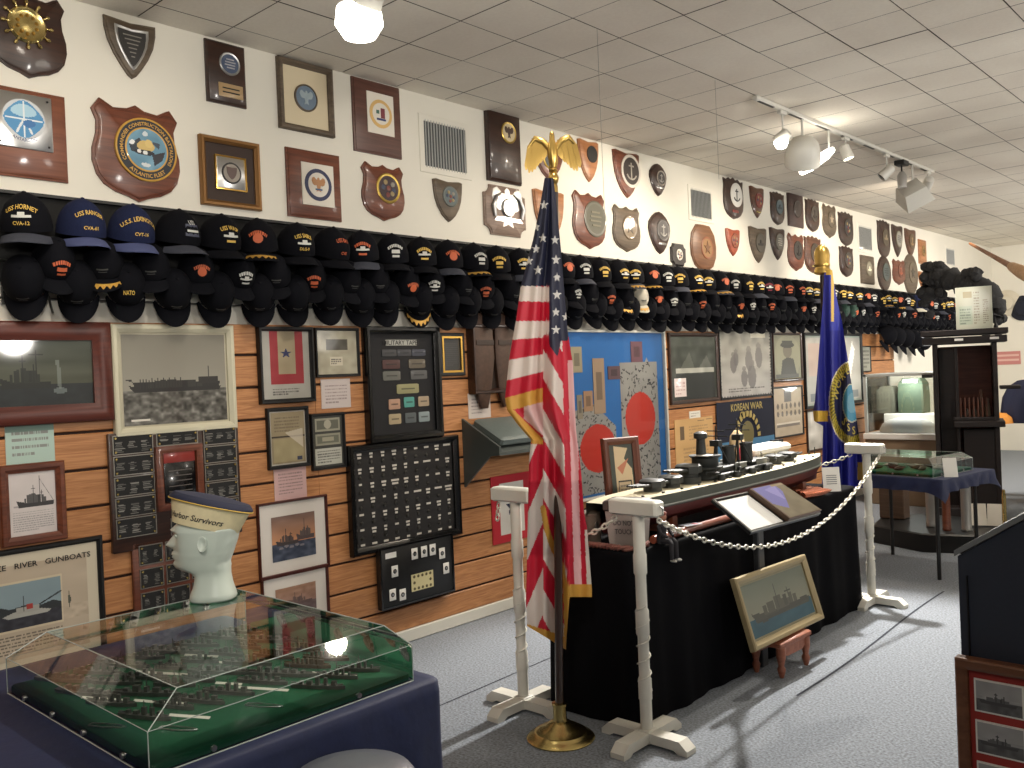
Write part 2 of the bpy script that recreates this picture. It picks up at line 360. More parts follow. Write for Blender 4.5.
def plaque(px, kind, wm, label, emb=None, plate=None, depth=.022, group='military plaques on the white upper wall', name='wall_plaque', cat='plaque', extra=None, x=XW):
    y, z, w, h = wallbox(*px, x=x)
    t = thing(name, label, cat, (x, y, z), WROT, group)
    b = MB(); O = [(p*w, q*h) for p, q in ol(kind)]; e = min(w, h)*.045
    b.plate(O, [(0, 0), (0, depth*.5), (e*.5, depth*.62), (e*.6, depth*.8), (e*1.2, depth)], wm, fan=True); b.build('board', t)
    if emb:
        (ex, ey, er, ring, face, motif, mc) = emb; ex *= w; ey *= h; er *= min(w, h)*.74
        m = MB(); m.M = superM((ex, ey, 0)); zz = depth
        if ring is not None: m.lathe([(er, 0), (er, zz+.004), (er*.93, zz+.007), (er*.8, zz+.004)], colm(ring, .35, 1 if ring in ((200, 170, 90), (190, 190, 190)) else 0), 32)
        m.lathe([(er*.82, 0), (er*.82, zz+.0045)], colm(face), 32)
        if motif == 'eagle': eagle2d(m, er*1.3, colm(mc), zz+.0045)
        elif motif == 'bars':
            for k in range(4): m.box((er*.1*math.sin(k*3), er*(.36-.24*k), zz+.006), (er*(1.1-.5*abs(k-1.5)/2), er*.1, .003), colm(mc))
        elif motif == 'anchor':
            m.box((0, 0, zz+.006), (er*.1, er*1.0, .003), colm(mc)); m.box((0, er*.3, zz+.006), (er*.5, er*.09, .003), colm(mc))
            m.tube([(er*.5*math.sin(a), -er*.1-er*.4*math.cos(a), zz+.006) for a in [i*.3-1.2 for i in range(9)]], er*.05, colm(mc), 6)
        elif motif == 'ship':
            m.plate([(-er*.6, -er*.1), (-er*.45, -er*.3), (er*.45, -er*.3), (er*.6, 0), (er*.2, -er*.05), (er*.15, er*.3), (-er*.1, er*.3), (-er*.15, -er*.05)], [(0, zz+.0045), (0, zz+.008)], colm(mc))
        elif motif == 'star':
            m.plate([(er*(.6 if k % 2 == 0 else .25)*math.sin(k*PI/5), er*(.6 if k % 2 == 0 else .25)*math.cos(k*PI/5)) for k in range(10)], [(0, zz+.0045), (0, zz+.008)], colm(mc))
        elif motif == 'mix':
            cc = [(116, 56, 48), (150, 132, 90), (58, 66, 88), (140, 134, 122)]
            for k in range(7): a = k*2.4; m.lathe([(er*.2, 0), (er*.17, .006), (.001, .009)], colm(cc[k % 4]), 8, (er*.45*math.sin(a)*(k > 0), er*.45*math.cos(a)*(k > 0), zz))
        m.build('emblem', t)
    if plate:
        cx, cy, pw, ph, pm = plate; m = MB()
        m.bbox((cx*w, cy*h, depth+.002), (pw*w, ph*h, .004), pm, .0012)
        for k in range(2): m.box((cx*w, cy*h+ph*h*(.15-.3*k), depth+.0045), (pw*w*.7, ph*h*.1, .0006), BLACK)
        m.build('nameplate', t)
    if extra: extra(t, w, h, depth)
    return t
TEAL = (120, 130, 128)
def wheel(t, w, h, d):
    m = MB(); r = w*.245; m.M = superM((-w*.02, h*.08, d))
    m.lathe([(r, 0), (r, .006), (r*.9, .012), (r*.78, .008), (r*.74, .006), (r*.3, .009), (.001, .013)], BRASS, 40)
    for k in range(12):
        a = k*PI/6; s, c = math.sin(a), math.cos(a); m.tube([(r*.9*s, r*.9*c, .006), (r*1.08*s, r*1.08*c, .006), (r*1.2*s, r*1.2*c, .006), (r*1.34*s, r*1.34*c, .006)], [.006, .004, .009, .005], BRASS, 8)
    for k in range(10): a = k*.63; m.lathe([(r*.1, 0), (r*.06, .004)], GOLD, 8, (r*.5*math.sin(a), r*.5*math.cos(a), .009))
    m.build('brass_ship_wheel', t)
plaque((-14, -10, 65, 78), 'crest', DARKW, 'large dark wooden shield plaque with a brass ship wheel, top left corner', extra=wheel)
def innershield(t, w, h, d):
    m = MB(); O = [(p*w*.66, q*h*.74+h*.0) for p, q in ol('point')]; m.plate(O, [(0, 0), (0, d+.003), (w*.02, d+.006), (w*.05, d+.004)], SILVER)
    m.plate([(p*w*.54, q*h*.62) for p, q in ol('point')], [(0, d), (0, d+.0055)], colm((52, 50, 50)))
    for k, ww in enumerate((.36, .3, .22, .16, .12, .07)): m.box((0, h*(.2-.07*k), d+.006), (w*ww, h*.018, .001), colm((150, 148, 140)))
    m.build('engraved_plate', t)
plaque((104, 20, 155, 79), 'point', GREYW, 'small pointed grey-brown shield plaque with silver-edged black inner shield under the ceiling', extra=innershield)
plaque((205, 44, 244, 105), 'rect', DARKW, 'dark upright rectangular plaque with round silver seal over a gold nameplate', (.07, .16, .36, (190, 190, 190), (70, 84, 110), 'bars', (170, 170, 175)), (.07, -.28, .62, .22, colm((176, 148, 108), .4)))
def sframe(px, label, fmat, fw, matc=None, content=None, depth=.025, name='picture_frame', cat='picture', group=None, x=XS, inner=None, matw=0., res=72, glossy=None, rz=0.):
    y, z, w, h = wallbox(*px, x=x); t = thing(name, label, cat, (x, y, z), (R90, 0, R90), group)
    if rz: t.rotation_euler = (Matrix.Rotation(0, 4, 'X') @ Euler(WROT).to_matrix().to_4x4() @ Matrix.Rotation(rz, 4, 'Z')).to_euler()
    fill_frame(t, w, h, fmat, fw, matc, content, depth, matw, res); return t
def fill_frame(t, w, h, fmat, fw, matc=None, content=None, depth=.025, matw=0., res=72):
    m = MB(); m.ring(w, h, [(0, 0), (0, depth*.8), (fw*.15, depth), (fw*.55, depth), (fw*.8, depth*.75), (fw, depth*.6), (fw, depth*.25)], fmat); m.build('frame', t)
    iw, ih = w-2*fw+.002, h-2*fw+.002
    if matc:
        b = MB(); b.box((0, 0, depth*.22), (iw, ih, .003), matc if not isinstance(matc, tuple) else colm(matc, .8)); b.build('mat_board', t)
    if content is not None:
        pw, ph = iw-2*matw, ih-2*matw; c = content(res, max(8, int(res*ph/pw))) if callable(content) else content
        p = MB(); p.raster(c.img, -pw/2, -ph/2, pw, ph, depth*.3+.002); p.build('picture', t, 0)
    return t
UG = 'military plaques on the white upper wall'
def t4(t, w, h, d):
    m = MB(); m.lathe([(w*.27, 0), (w*.27, d*.5), (w*.245, d*.6), (w*.235, d*.45)], GREYW, 40); m.lathe([(w*.235, 0), (w*.235, d*.5)], colm((104, 122, 140)), 40)
    eagle2d(m, w*.34, colm((150, 165, 172)), d*.5); m.build('medallion', t)
t = sframe((277, 64, 331, 133), 'square brown frame, cream mat and round blue-grey medal, directly below the ceiling', GREYW, .03, (214, 200, 170), None, .03, 'framed_medal', 'plaque', UG, XW); t4(t, .26, .26, .03)
def whitetile(ring, face, mc, motif='eagle', tw=.5, th=.56, oy=.0, ring2=None):
    def f(t, w, h, d):
        m = MB(); m.box((w*.04, h*oy, d+.002), (w*tw, h*th, .004), colm((224, 218, 206)))
        r = min(w*tw, h*th)*.42; m.M = superM((w*.04, h*oy, d+.004))
        m.lathe([(r, 0), (r, .002)], colm(ring), 32); m.lathe([(r*.76, 0), (r*.76, .003)], colm(face), 32)
        if motif == 'eagle': eagle2d(m, r*1.1, colm(mc), .003); m.box((0, -r*.3, .005), (r*.5, r*.1, .002), colm((60, 90, 130)))
        else:
            m.box((r*.15, r*.05, .004), (r*.35, r*.7, .002), colm((120, 50, 60))); m.box((-r*.3, r*.1, .004), (r*.25, r*.25, .002), colm((60, 100, 90))); m.box((0, -r*.4, .004), (r*.8, r*.14, .002), colm((50, 60, 110)))
        m.build('tile_emblem', t)
    return f
plaque((352, 83, 399, 155), 'rect', wood('maroon_wood', (82, 52, 44), (100, 66, 56)), 'maroon rectangular plaque with white tile and yellow-ringed emblem, left of first vent', extra=whitetile((214, 176, 110), (222, 216, 204), (120, 60, 60), 'mix', .56, .56, .06))
plaque((485, 112, 518, 183), 'rect', DARKW, 'tall dark slab plaque with cream eagle seal, left of the gold flagpole eagle', (.1, .2, .3, (200, 170, 90), (206, 188, 150), 'eagle', (70, 50, 40)), None, .035)
plaque((532, 140, 563, 180), 'heater', REDW, 'wooden shield plaque directly behind the gold flagpole eagle', (0, .02, .38, (200, 170, 90), (70, 76, 78), 'mix', (0, 0, 0)))
plaque((577, 139, 598, 182), 'heater', TANW, 'tan wooden shield plaque with a small black disc, right of the flagpole eagle', (.1, .14, .4, None, (28, 26, 26), 'x', (0, 0, 0)))
plaque((612, 150, 639, 198), 'heater', REDW, 'dark red shield plaque with black and white ringed seal and small top crest', (.1, .06, .48, (206, 200, 190), (48, 40, 38), 'anchor', (170, 164, 154)))
plaque((649, 164, 665, 196), 'leaf', DARKW, 'small leaf-shaped dark plaque just left of the second vent', (.1, .05, .36, (150, 140, 130), (50, 46, 44), 'anchor', (190, 186, 180)), (0, -.24, .4, .07, SILVER))
plaque((723, 178, 742, 219), 'blunt', DARKW, 'dark shield clock with white oval dial, right of the second vent', (.08, .08, .42, (226, 222, 214), (230, 228, 222), 'anchor', (30, 30, 30)), (0, -.32, .3, .06, colm((140, 60, 50))), name='wall_clock', cat='clock')
kinds = [((749, 186, 763, 218), 'heater', BROWNW, 'brown shield plaque with small red badge, right of the white-dial clock', (150, 60, 50)),
 ((770, 192, 783, 225), 'blunt', DARKW, 'narrow black-green crested plaque, second right of the white-dial clock', (90, 110, 120)),
 ((787, 194, 802, 227), 'rect', wood('plum_wood', (62, 44, 42), (78, 56, 52)), 'plum-brown straight-sided plaque, third right of the white-dial clock', (80, 66, 62)),
 ((805, 199, 818, 232), 'blunt', DARKW, 'dark crested plaque, fourth right of the white-dial clock', (86, 76, 68)),
 ((822, 204, 835, 238), 'crest', GREYW, 'grey-brown horned plaque above the blue flag finial', (120, 108, 92)),
 ((838, 212, 852, 246), 'blunt', DARKW, 'dark crested plaque directly left of the third vent', (70, 62, 58)),
 ((877, 220, 889, 258), 'blunt', DARKW, 'tall dark-brown crown-topped plaque directly right of the third vent', (100, 88, 70)),
 ((891, 224, 902, 257), 'heater', DARKW, 'black shield plaque with white swirl, second right of the third vent', (190, 186, 176)),
 ((904, 228, 915, 257), 'heater', BROWNW, 'brown shield plaque above the big far oval plaque', (130, 108, 80)),
 ((918, 240, 925, 264), 'rect', TANW, 'small orange plaque, last at the far end of the upper row', (190, 150, 90)),
 ((725, 228, 739, 256), 'heater', wood('cherry', (140, 66, 46), (166, 86, 62)), 'small cherry-red shield plaque below the white-dial clock', (176, 100, 76)),
 ((748, 226, 766, 263), 'heater', GREYW, 'grey-brown shield plaque, lower row, right of the small cherry-red shield', (104, 96, 84)),
 ((769, 227, 784, 260), 'heater', DARKW, 'dark shield plaque with grey crest, lower row, second right of the small cherry-red shield', (130, 126, 116)),
 ((787, 233, 803, 271), 'crest', REDW, 'red-brown shield plaque with dark disc, lower row, left of the blue flag finial', (60, 52, 46)),
 ((804, 236, 820, 273), 'blunt', BROWNW, 'brown shield plaque with small gold nameplate, touching the blue flag finial', (80, 66, 54)),
 ((839, 246, 852, 277), 'blunt', DARKW, 'dark crown-topped shield plaque, lower row, right of the blue flag finial', (90, 80, 74)),
 ((860, 256, 873, 284), 'rect', GREYW, 'light tan rectangular plaque below the third vent', (180, 172, 152)),
 ((877, 256, 890, 291), 'oval', DARKW, 'dark oval plaque with grey seal, lower row, right of the light tan rectangle', (84, 96, 96)),
 ((892, 259, 904, 285), 'crest', REDW, 'red-brown shield plaque, lower row, left of the big far oval plaque', (140, 80, 60)),
 ((903, 254, 917, 295), 'oval', GREYW, 'biggest far oval plaque with carved relief, above the far end of the cap rack', (128, 112, 92)),
 ((918, 271, 926, 289), 'heater', TANW, 'tiny orange shield plaque, last at the far end of the lower row', (170, 90, 70))]
for k, (px, kd, wm, lb, fc) in enumerate(kinds):
    plaque(px, kd, wm, lb, (.06, .04, .36, (int(fc[0]*.7), int(fc[1]*.68), int(fc[2]*.62)), tuple(int(v*.82) for v in fc), ('mix', 'ship', 'bars', 'anchor', 'star')[k % 5] if k not in (2,) else 'x', tuple(max(0, int(v*.5)) for v in fc) if k % 2 else tuple(min(255, int(v*1.4)) for v in fc)), (0, -.32, .3, .05, BRASS) if k in (14, 0) else None)
def globeplate(t, w, h, d):
    m = MB(); cx = -w*.03+w*.02; m.bbox((cx, h*.13, d+.003), (w*.66, h*.62, .006), SILVER, .002)
    for a in (-1, 1):
        for b in (-1, 1): m.lathe([(.005, 0), (.004, .004)], BLACK, 10, (cx+a*w*.28, h*.13+b*h*.26, d+.005))
    m.build('silver_plate', t)
    e = MB(); c = Cv(48, 48, (200, 205, 208)); c.ell(.5, .5, .5, .5, (200, 205, 208)); c.ell(.5, .5, .47, .47, (70, 140, 190)); c.ell(.5, .28, .32, .16, (190, 220, 232), .8)
    c.line(.5, .05, .5, .95, .03, (220, 230, 235)); c.line(.08, .5, .92, .5, .03, (220, 230, 235)); c.line(.5, .5, .3, .85, .05, (220, 230, 235)); c.line(.5, .5, .7, .85, .05, (220, 230, 235)); c.ell(.62, .6, .15, .1, (50, 110, 170))
    r = w*.245
    def fn(u, v):
        x, y = 2*u-1, 2*v-1; return (cx+r*x*math.sqrt(1-y*y/2), h*.15+r*y*math.sqrt(1-x*x/2), d+.0065)
    e.raster(c.img, 0, 0, 1, 1, fn=fn); e.build('globe_seal', t, 0)
    q = MB(); q.arctext('ANTARCTIC', .018, colm((50, 70, 110)), r*1.12, PI, 0, -1); q.M = Matrix.Identity(4)
    for i, v in enumerate(q.v): q.v[i] = (v[0]+cx, v[1]+h*.15, d+.0068)
    q.build('lettering', t, 0)
plaque((-22, 90, 65, 178), 'rect', wood('redbrown_wood', (104, 58, 40), (128, 76, 54), coat=.3), 'red-brown rectangular plaque with riveted silver plate and blue globe, at the left edge', extra=globeplate)
def seabee(t, w, h, d):
    m = MB(); r = w*.355; cx, cy = w*.085, h*.02; m.M = superM((cx, cy, d))
    NB = colm((30, 34, 44)); YG = colm((206, 160, 70))
    m.lathe([(r, 0), (r*1.0, .012), (r*.965, .015), (r*.94, .012)], YG, 48)
    m.lathe([(r*.94, 0), (r*.94, .0125)], NB, 48); m.lathe([(r*.70, 0), (r*.70, .0135), (r*.67, .0155), (r*.65, .0145)], YG, 48)
    m.arctext('COMMANDER CONSTRUCTION BATTALIONS', r*.155, YG, r*.76, 0, .0130, 1); m.arctext('ATLANTIC FLEET', r*.17, YG, r*.885, PI, .0130, -1)
    m.build('seal_ring', t)
    c = Cv(56, 56, (104, 148, 172)); c.noise(.15, 5, 5)
    c.poly([(.05, .4), (.3, .22), (.42, .4), (.3, .62), (.1, .6)], (44, 52, 64)); c.poly([(.62, .62), (.95, .5), (.9, .78), (.7, .9)], (40, 40, 50)); c.poly([(.6, .3), (.85, .28), (.8, .45)], (60, 70, 84))
    c.ell(.47, .42, .22, .14, (206, 178, 110)); c.ell(.55, .35, .1, .1, (216, 190, 120)); c.ell(.42, .58, .26, .07, (30, 32, 40)); c.ell(.12, .34, .07, .07, (230, 232, 232)); c.ell(.45, .58, .06, .05, (220, 222, 220)); c.ell(.3, .56, .05, .05, (226, 222, 220))
    c.ell(.46, .12, .08, .06, (200, 210, 214)); c.ell(.45, .88, .14, .05, (206, 212, 214))
    q = MB(); r2 = r*.65
    def fn(u, v):
        x, y = 2*u-1, 2*v-1; return (cx+r2*x*math.sqrt(1-y*y/2), cy+r2*y*math.sqrt(1-x*x/2), d+.0146)
    q.raster(c.img, 0, 0, 1, 1, fn=fn); q.build('seal_picture', t, 0)
plaque((91, 102, 178, 202), 'crest', REDW, 'large mahogany shield plaque with black and gold lettered seal, left', extra=seabee)
def goldinner(t, w, h, d):
    m = MB(); m.bbox((.0, 0, d*.4), (w*.56, h*.56, d*.5), SILVER, .003); m.ring(w*.6, h*.6, [(0, d*.3), (0, d*.7), (.004, d*.75), (.008, d*.6)], GOLD); m.build('metal_plate', t)
    e = MB(); r = w*.19; e.M = superM((0, 0, d*.66)); e.lathe([(r, 0), (r, .003)], colm((40, 36, 36)), 28); e.lathe([(r*.84, 0), (r*.84, .004)], colm((150, 142, 132)), 28)
    e.plate([(p*r*1.1, q*r*1.2) for p, q in ol('heater')], [(0, .004), (0, .006)], colm((96, 78, 74))); e.build('shield_medal', t)
t = sframe((199, 140, 258, 208), 'gold and wood frame around a square silver medal plate', AGED, .028, (58, 44, 38), None, .03, 'framed_medal', 'plaque', UG, XW); goldinner(t, .27, .27, .03)
plaque((286, 152, 339, 219), 'rect', REDW, 'red-brown rectangular plaque with white tile and navy-ringed eagle seal', extra=whitetile((38, 46, 84), (222, 216, 206), (186, 134, 90), 'eagle', .6, .62, 0))
plaque((361, 163, 403, 221), 'crest', REDW, 'red shield plaque with colourful oval seal, below the maroon rectangular plaque', (.08, .06, .38, (200, 170, 90), (60, 44, 48), 'mix', (0, 0, 0)))
plaque((432, 179, 462, 222), 'heater', GREYW, 'grey-edged pointed shield plaque under the first vent', (.02, .08, .34, (98, 104, 100), (84, 96, 98), 'mix', (0, 0, 0)))
def brasscrest(t, w, h, d):
    m = MB(); m.M = superM((w*.03, h*.06, d)); eagle2d(m, w*.8, SILVER, 0)
    for s in (-1, 1):
        m.tube([(s*w*.32, -h*.2, .006), (s*w*.36, 0, .012), (s*w*.28, h*.2, .01), (s*w*.15, h*.28, .006)], [.012, .016, .012, .006], SILVER, 8)
    m.lathe([(w*.16, 0), (w*.14, .016), (.001, .02)], SILVER, 16, (0, 0, 0)); m.plate([(-w*.35, -h*.28), (w*.35, -h*.28), (w*.28, -h*.2), (-w*.28, -h*.2)], [(0, 0), (0, .008)], SILVER)
    m.build('silver_coat_of_arms', t)
plaque((483, 187, 524, 236), 'notch', wood('grey_rose_wood', (120, 100, 88), (146, 124, 110)), 'notched-corner plaque with shiny silver coat of arms, left of the striped flag', extra=brasscrest)
plaque((532, 189, 564, 242), 'heater', TANW, 'wide tan shield plaque mostly hidden behind the top of the striped flag', (.1, 0, .3, None, (150, 120, 86), 'x', (0, 0, 0)))
plaque((572, 191, 604, 249), 'crest', REDW, 'red wood horned shield plaque with a big mottled dark disc, right of the striped flag', (.14, .02, .47, (84, 82, 70), (78, 76, 62), 'bars', (104, 100, 80)))
plaque((612, 205, 639, 252), 'crest', GREYW, 'olive-brown horned shield plaque with bronze oval, below the black and white ringed seal', (.06, .02, .36, (96, 80, 58), (110, 92, 66), 'star', (60, 50, 40)))
plaque((648, 212, 669, 254), 'leaf', DARKW, 'dark leaf-shaped plaque with silver anchor and nameplate, lower row', (.1, .06, .4, (90, 86, 84), (60, 56, 56), 'anchor', (190, 186, 180)), (.05, -.26, .34, .06, SILVER))
plaque((670, 244, 684, 266), 'notch', colm((40, 34, 32)), 'tiny black and white plaque with two little pendants, just above the cap rack', (0, 0, .42, None, (216, 210, 200), 'mix', (40, 40, 40)))
plaque((690, 225, 715, 271), 'oct', wood('chestnut', (112, 74, 50), (138, 96, 66)), 'eight-sided chestnut plaque with a copper disc, below the second vent', (.08, 0, .33, (150, 92, 60), (156, 116, 74), 'star', (120, 80, 50)))
for px, lb in (((419, 119, 470, 176), 'first white wall vent, beside the maroon plaque'), ((688, 187, 713, 222), 'second white wall vent, left of the white-dial clock'), ((857, 224, 873, 253), 'third wall vent, beyond the blue flag finial'), ((945, 247, 955, 267), 'farthest small wall vent')):
    y, z, w, h = wallbox(*px); t = thing('wall_vent', lb, 'vent', (XW, y, z), WROT, 'air vents in the white upper wall')
    m = MB(); m.ring(w, h, [(0, 0), (.004, .006), (w*.09, .007), (w*.1, .002)], WHITEWALL); m.build('frame', t)
    m = MB(); m.box((0, 0, .002), (w*.82, h*.82, .002), colm((86, 88, 88))); n = 15
    for k in range(n): m.box((-w*.4+w*.8*(k+.5)/n, 0, .005), (w*.8/n*.5, h*.82, .004), colm((176, 178, 176)), (0, .5, 0))
    m.build('louvre', t)
# ---------------------------------------------------------------- cap rack
RY1 = 13.2
r = thing('hat_rack', 'long dark hat rack with wire bars running under the plaques', 'rack', (XW, 5.5, 1.8))
m = MB(); m.box((.015, (RY1-2.2)/2-5.5, .295), (.03, RY1+2.2, .35), CHARC); m.build('backboard', r)
m = MB(); m.box((.03, (RY1-2.2)/2-5.5, .47), (.06, RY1+2.2, .012), BLACK); m.build('top_rail', r)
WIRE = colm((120, 120, 116), .4, 1)
for zz, xx in ((.055, .03), (.20, .05)):
    m = MB(); m.tube([(xx, -7.7, zz), (xx, RY1-5.5, zz)], .005, WIRE, 6); m.build('wire_bar', r)
m = MB()
for k in range(26): y = -6.5+k*.56; m.box((.02, y, .13), (.006, .012, .2), WIRE)
m.build('upright_wire', r)
m = MB()
for k in range(26): y = -6.35+k*.56; m.tube([(.02, y, .12), (.05, y+.01, .06), (.06, y+.02, -.005)], .0045, WIRE, 6)
m.build('hook', r)
# caps : forward = +X, up = +Z, origin at the middle of the rim
def crown_pt(th, t, off=0.):
    a, b = .098+off, .082+off; k = max(0., 1-t**2.3)**.55
    c = math.cos(th); fr = 1+.10*max(0, c)*math.sin(PI*min(1, t*1.1))
    return (a*c*k*fr, b*math.sin(th)*k, (.128+off)*t)
def make_crown(m_):
    b = MB(); n = 24; rings = [[crown_pt(2*PI*k/n, t) for k in range(n)] for t in (0, .12, .25, .4, .55, .7, .82, .91, .97, .998)]
    b.loft(rings, m_, cap=True); b.lathe([(.008, 0), (.007, .004), (.001, .006)], m_, 8, (0, 0, .127)); return b
def make_bill(m_, braid=None):
    def top(e, s, dz=0.):
        th = (s-.5)*2.35; x, y, z = crown_pt(th, 0); f = math.cos((s-.5)*PI)**.55
        return (x-.004+e*.072*f*1.0+e*.0, y*(1+.08*e), z-.022*abs((y/.082))**2-.016*e-.004*e*e+dz)
    b = MB(); nu, nv = 5, 16
    v = [top(i/nu, j/nv) for j in range(nv+1) for i in range(nu+1)]; lo = [top(i/nu, j/nv, -.0035) for j in range(nv+1) for i in range(nu+1)]
    N = len(v); W_ = nu+1; f = []
    for j in range(nv):
        for i in range(nu): a = j*W_+i; f.append((a, a+1, a+W_+1, a+W_)); f.append((a+N, a+W_+N, a+W_+1+N, a+1+N))
        a = j*W_+nu; f.append((a, a+N, a+W_+N, a+W_))
    b.add(v+lo, f, m_)
    if braid:
        def br(u, s): p = top(.45+.42*u*(.7+.3*math.sin(s*40)), .1+.8*s, .002); return p
        b.grid(br, 2, 40, braid)
    return b
def front_fn(sc, up):
    def fn(x, y):     # lettering coordinates in metres on the front panel
        th = -x/.088; t = min(.93, max(0, (y+up)/.128)); p = crown_pt(-th, t, .0016); return (p[0], p[1], p[2])
    return fn
def arc_fn(up, R=.11):
    base = front_fn(1, 0)
    def fn(x, y): a = x/R; return base((R+y)*math.sin(a), up+(R+y)*math.cos(a)-R)
    return fn
def badge(style, col, name=None, code=None):
    b = MB(); F = front_fn(1, 0)
    def blk(x0, x1, y0, y1, c, fn=F): n = max(1, int((x1-x0)/.012)); b.add([fn(x0+(x1-x0)*i/n, yy) for i in range(n+1) for yy in (y0, y1)], [(2*i, 2*i+2, 2*i+3, 2*i+1) for i in range(n)], c)
    if name: b.text(name, .021, col, arc_fn(.078))
    elif style not in ('plain', 'nato', 'faint'):
        A = arc_fn(.074, .06); x = -.042
        while x < .042: w = random.uniform(.005, .009); blk(x, min(x+w, .044), 0, .013, col, A); x += w+.003
    if code: b.text(code, .017, col, lambda x, y: F(x, y+.026))
    if style in ('ship',):
        blk(-.034, .036, .050, .058, WTHREAD); blk(-.012, .014, .058, .068, WTHREAD)
        if not code: blk(-.02, .02, .030, .039, col)
    if style == 'code': blk(-.022, .022, .046, .062, col); blk(-.018, .018, .028, .038, col)
    if style == 'round':
        b.add([F(0, .058)]+[F(.024*math.cos(k*PI/6), .058+.02*math.sin(k*PI/6)) for k in range(12)], [(0, k+1, (k+1) % 12+1) for k in range(12)], col)
    if style == 'patch': blk(-.034, .034, .034, .078, colm((60, 64, 84))); blk(-.028, .028, .05, .058, WTHREAD)
    if style == 'faint':
        blk(-.026, .026, .045, .051, colm((64, 64, 62))); blk(-.018, .02, .035, .039, colm((54, 54, 54)))
    return b
GBR = mat('gold_braid', (206, 160, 74), .45, .3, noise=.4, nscale=300)
TAG = {}
def proto(mk, key, *a):
    if key not in TAG: o = mk(*a).build(key.split('|')[0], None); TAG[key] = o.data; bpy.data.objects.remove(o)
    return TAG[key]
CAPG = 'ball caps hung on the hat rack'
def cap(loc, rot, label, cm, bm_, style, thread, name=None, code=None, braid=None, sc=1.):
    t = thing('ball_cap', label, 'cap', loc, rot, CAPG); t.scale = (sc, sc, sc)
    c = bpy.data.objects.new('crown', proto(make_crown, 'crown|'+cm.name, cm)); COL.objects.link(c); c.parent = t
    bl = bpy.data.objects.new('bill', proto(make_bill, 'bill|%s%s' % (bm_.name, braid.name if braid else ''), bm_, braid)); COL.objects.link(bl); bl.parent = t
    q = bpy.data.objects.new('badge', proto(badge, 'badge|%s%s%s%s' % (style, thread.name, name, code), style, thread, name, code)); COL.objects.link(q); q.parent = t
ORD = lambda n: {1: 'first', 2: 'second', 3: 'third', 4: 'fourth', 5: 'fifth', 6: 'sixth', 7: 'seventh', 8: 'eighth', 9: 'ninth', 10: 'tenth'}.get(n) or (str(n)+('st' if n % 10 == 1 and n != 11 else 'nd' if n % 10 == 2 and n != 12 else 'rd' if n % 10 == 3 and n != 13 else 'th'))
SPEC = {0: (DARKCAP, GREYCAP, 'ship', YTHREAD, 'USS HORNET', 'CVA-12', 'dark cap lettered USS HORNET with grey bill'),
 1: (NAVYCAP, mat('blue_grey_bill', (66, 74, 112), .85), 'code1', YTHREAD, 'USS RANGER', 'CVA-61', 'bright navy cap lettered USS RANGER with blue-grey bill'),
 2: (NAVYCAP, mat('blue_grey_bill', (66, 74, 112), .85), 'code1', YTHREAD, 'U.S.S. LEXINGTON', 'CVT-16', 'navy cap lettered U.S.S. LEXINGTON'),
 3: (DARKCAP, GREYCAP, 'patch', WTHREAD, 'USS', None, 'black cap with small white-edged USS patch'),
 4: (DARKCAP, DARKCAP, 'ship', YTHREAD, 'USS WASP', None, 'black cap with gold words over a white ship'),
 5: (DARKCAP, DARKCAP, 'round', RTHREAD, None, None, 'black cap with gold leaves embroidered on its bill'),
 6: (DARKCAP, DARKCAP, 'ship', YTHREAD, 'USS SABLE', 'DLG-9', 'black cap with gold lettering and a gold number'),
 7: (DARKCAP, DARKCAP, 'code1', RTHREAD, 'USS BAY', 'CVE', 'black cap with dull gold lettering'),
 8: (DARKCAP, GREYCAP, 'ship', RTHREAD, None, None, 'dark cap with orange arc over a white ship'),
 9: (DARKCAP, DARKCAP, 'code', WTHREAD, None, None, 'black cap with a scatter of white emblems'),
 10: (DARKCAP, DARKCAP, 'ship', YTHREAD, None, None, 'black cap with bright gold words and ship')}
PITCH_ = .2035; n_top = 0
for k in range(58):
    y = 1.303+PITCH_*k
    far = k > 38
    if k in SPEC: cm, bm_, st, th, nm, cd, lb = SPEC[k]
    else:
        cm = DARKCAP; bm_ = [DARKCAP, DARKCAP, GREYCAP][k % 3]; st = ['ship', 'code', 'round', 'ship', 'code'][(k*7) % 5]; th = [YTHREAD, WTHREAD, YTHREAD, RTHREAD, YTHREAD][(k*3) % 5]; nm = cd = None
        if k in (30,): th = PTHREAD
        if k in (32, 33): th = RTHREAD
        lb = 'dark cap with %s embroidery' % {YTHREAD: 'gold', WTHREAD: 'white', RTHREAD: 'orange', PTHREAD: 'crimson'}[th]
    br = GBR if k in (5, 12, 20, 21, 24, 26, 44, 46) else None
    if k == 21: cm = DARKCAP; lb = 'dark cap above the white officer cap'
    if k == 49: bm_ = mat('white_bill', (220, 214, 196), .7); cm = NAVYCAP; lb = 'cap with a bright cream bill'
    yaw = [-.5, -.05, -.05, .15, -.05, -.55, -.2, 0, -.6, -.5, -.5][k] if k <= 10 else random.uniform(-.85, -.25)
    cap((XW+.13, y, 2.112-(.0 if not far else random.uniform(0, .03))), (0, random.uniform(.22, .34), yaw), '%s, %s from left in top row' % (lb, ORD(k+1)), cm, bm_, st, th, nm, cd, br, 1.13)
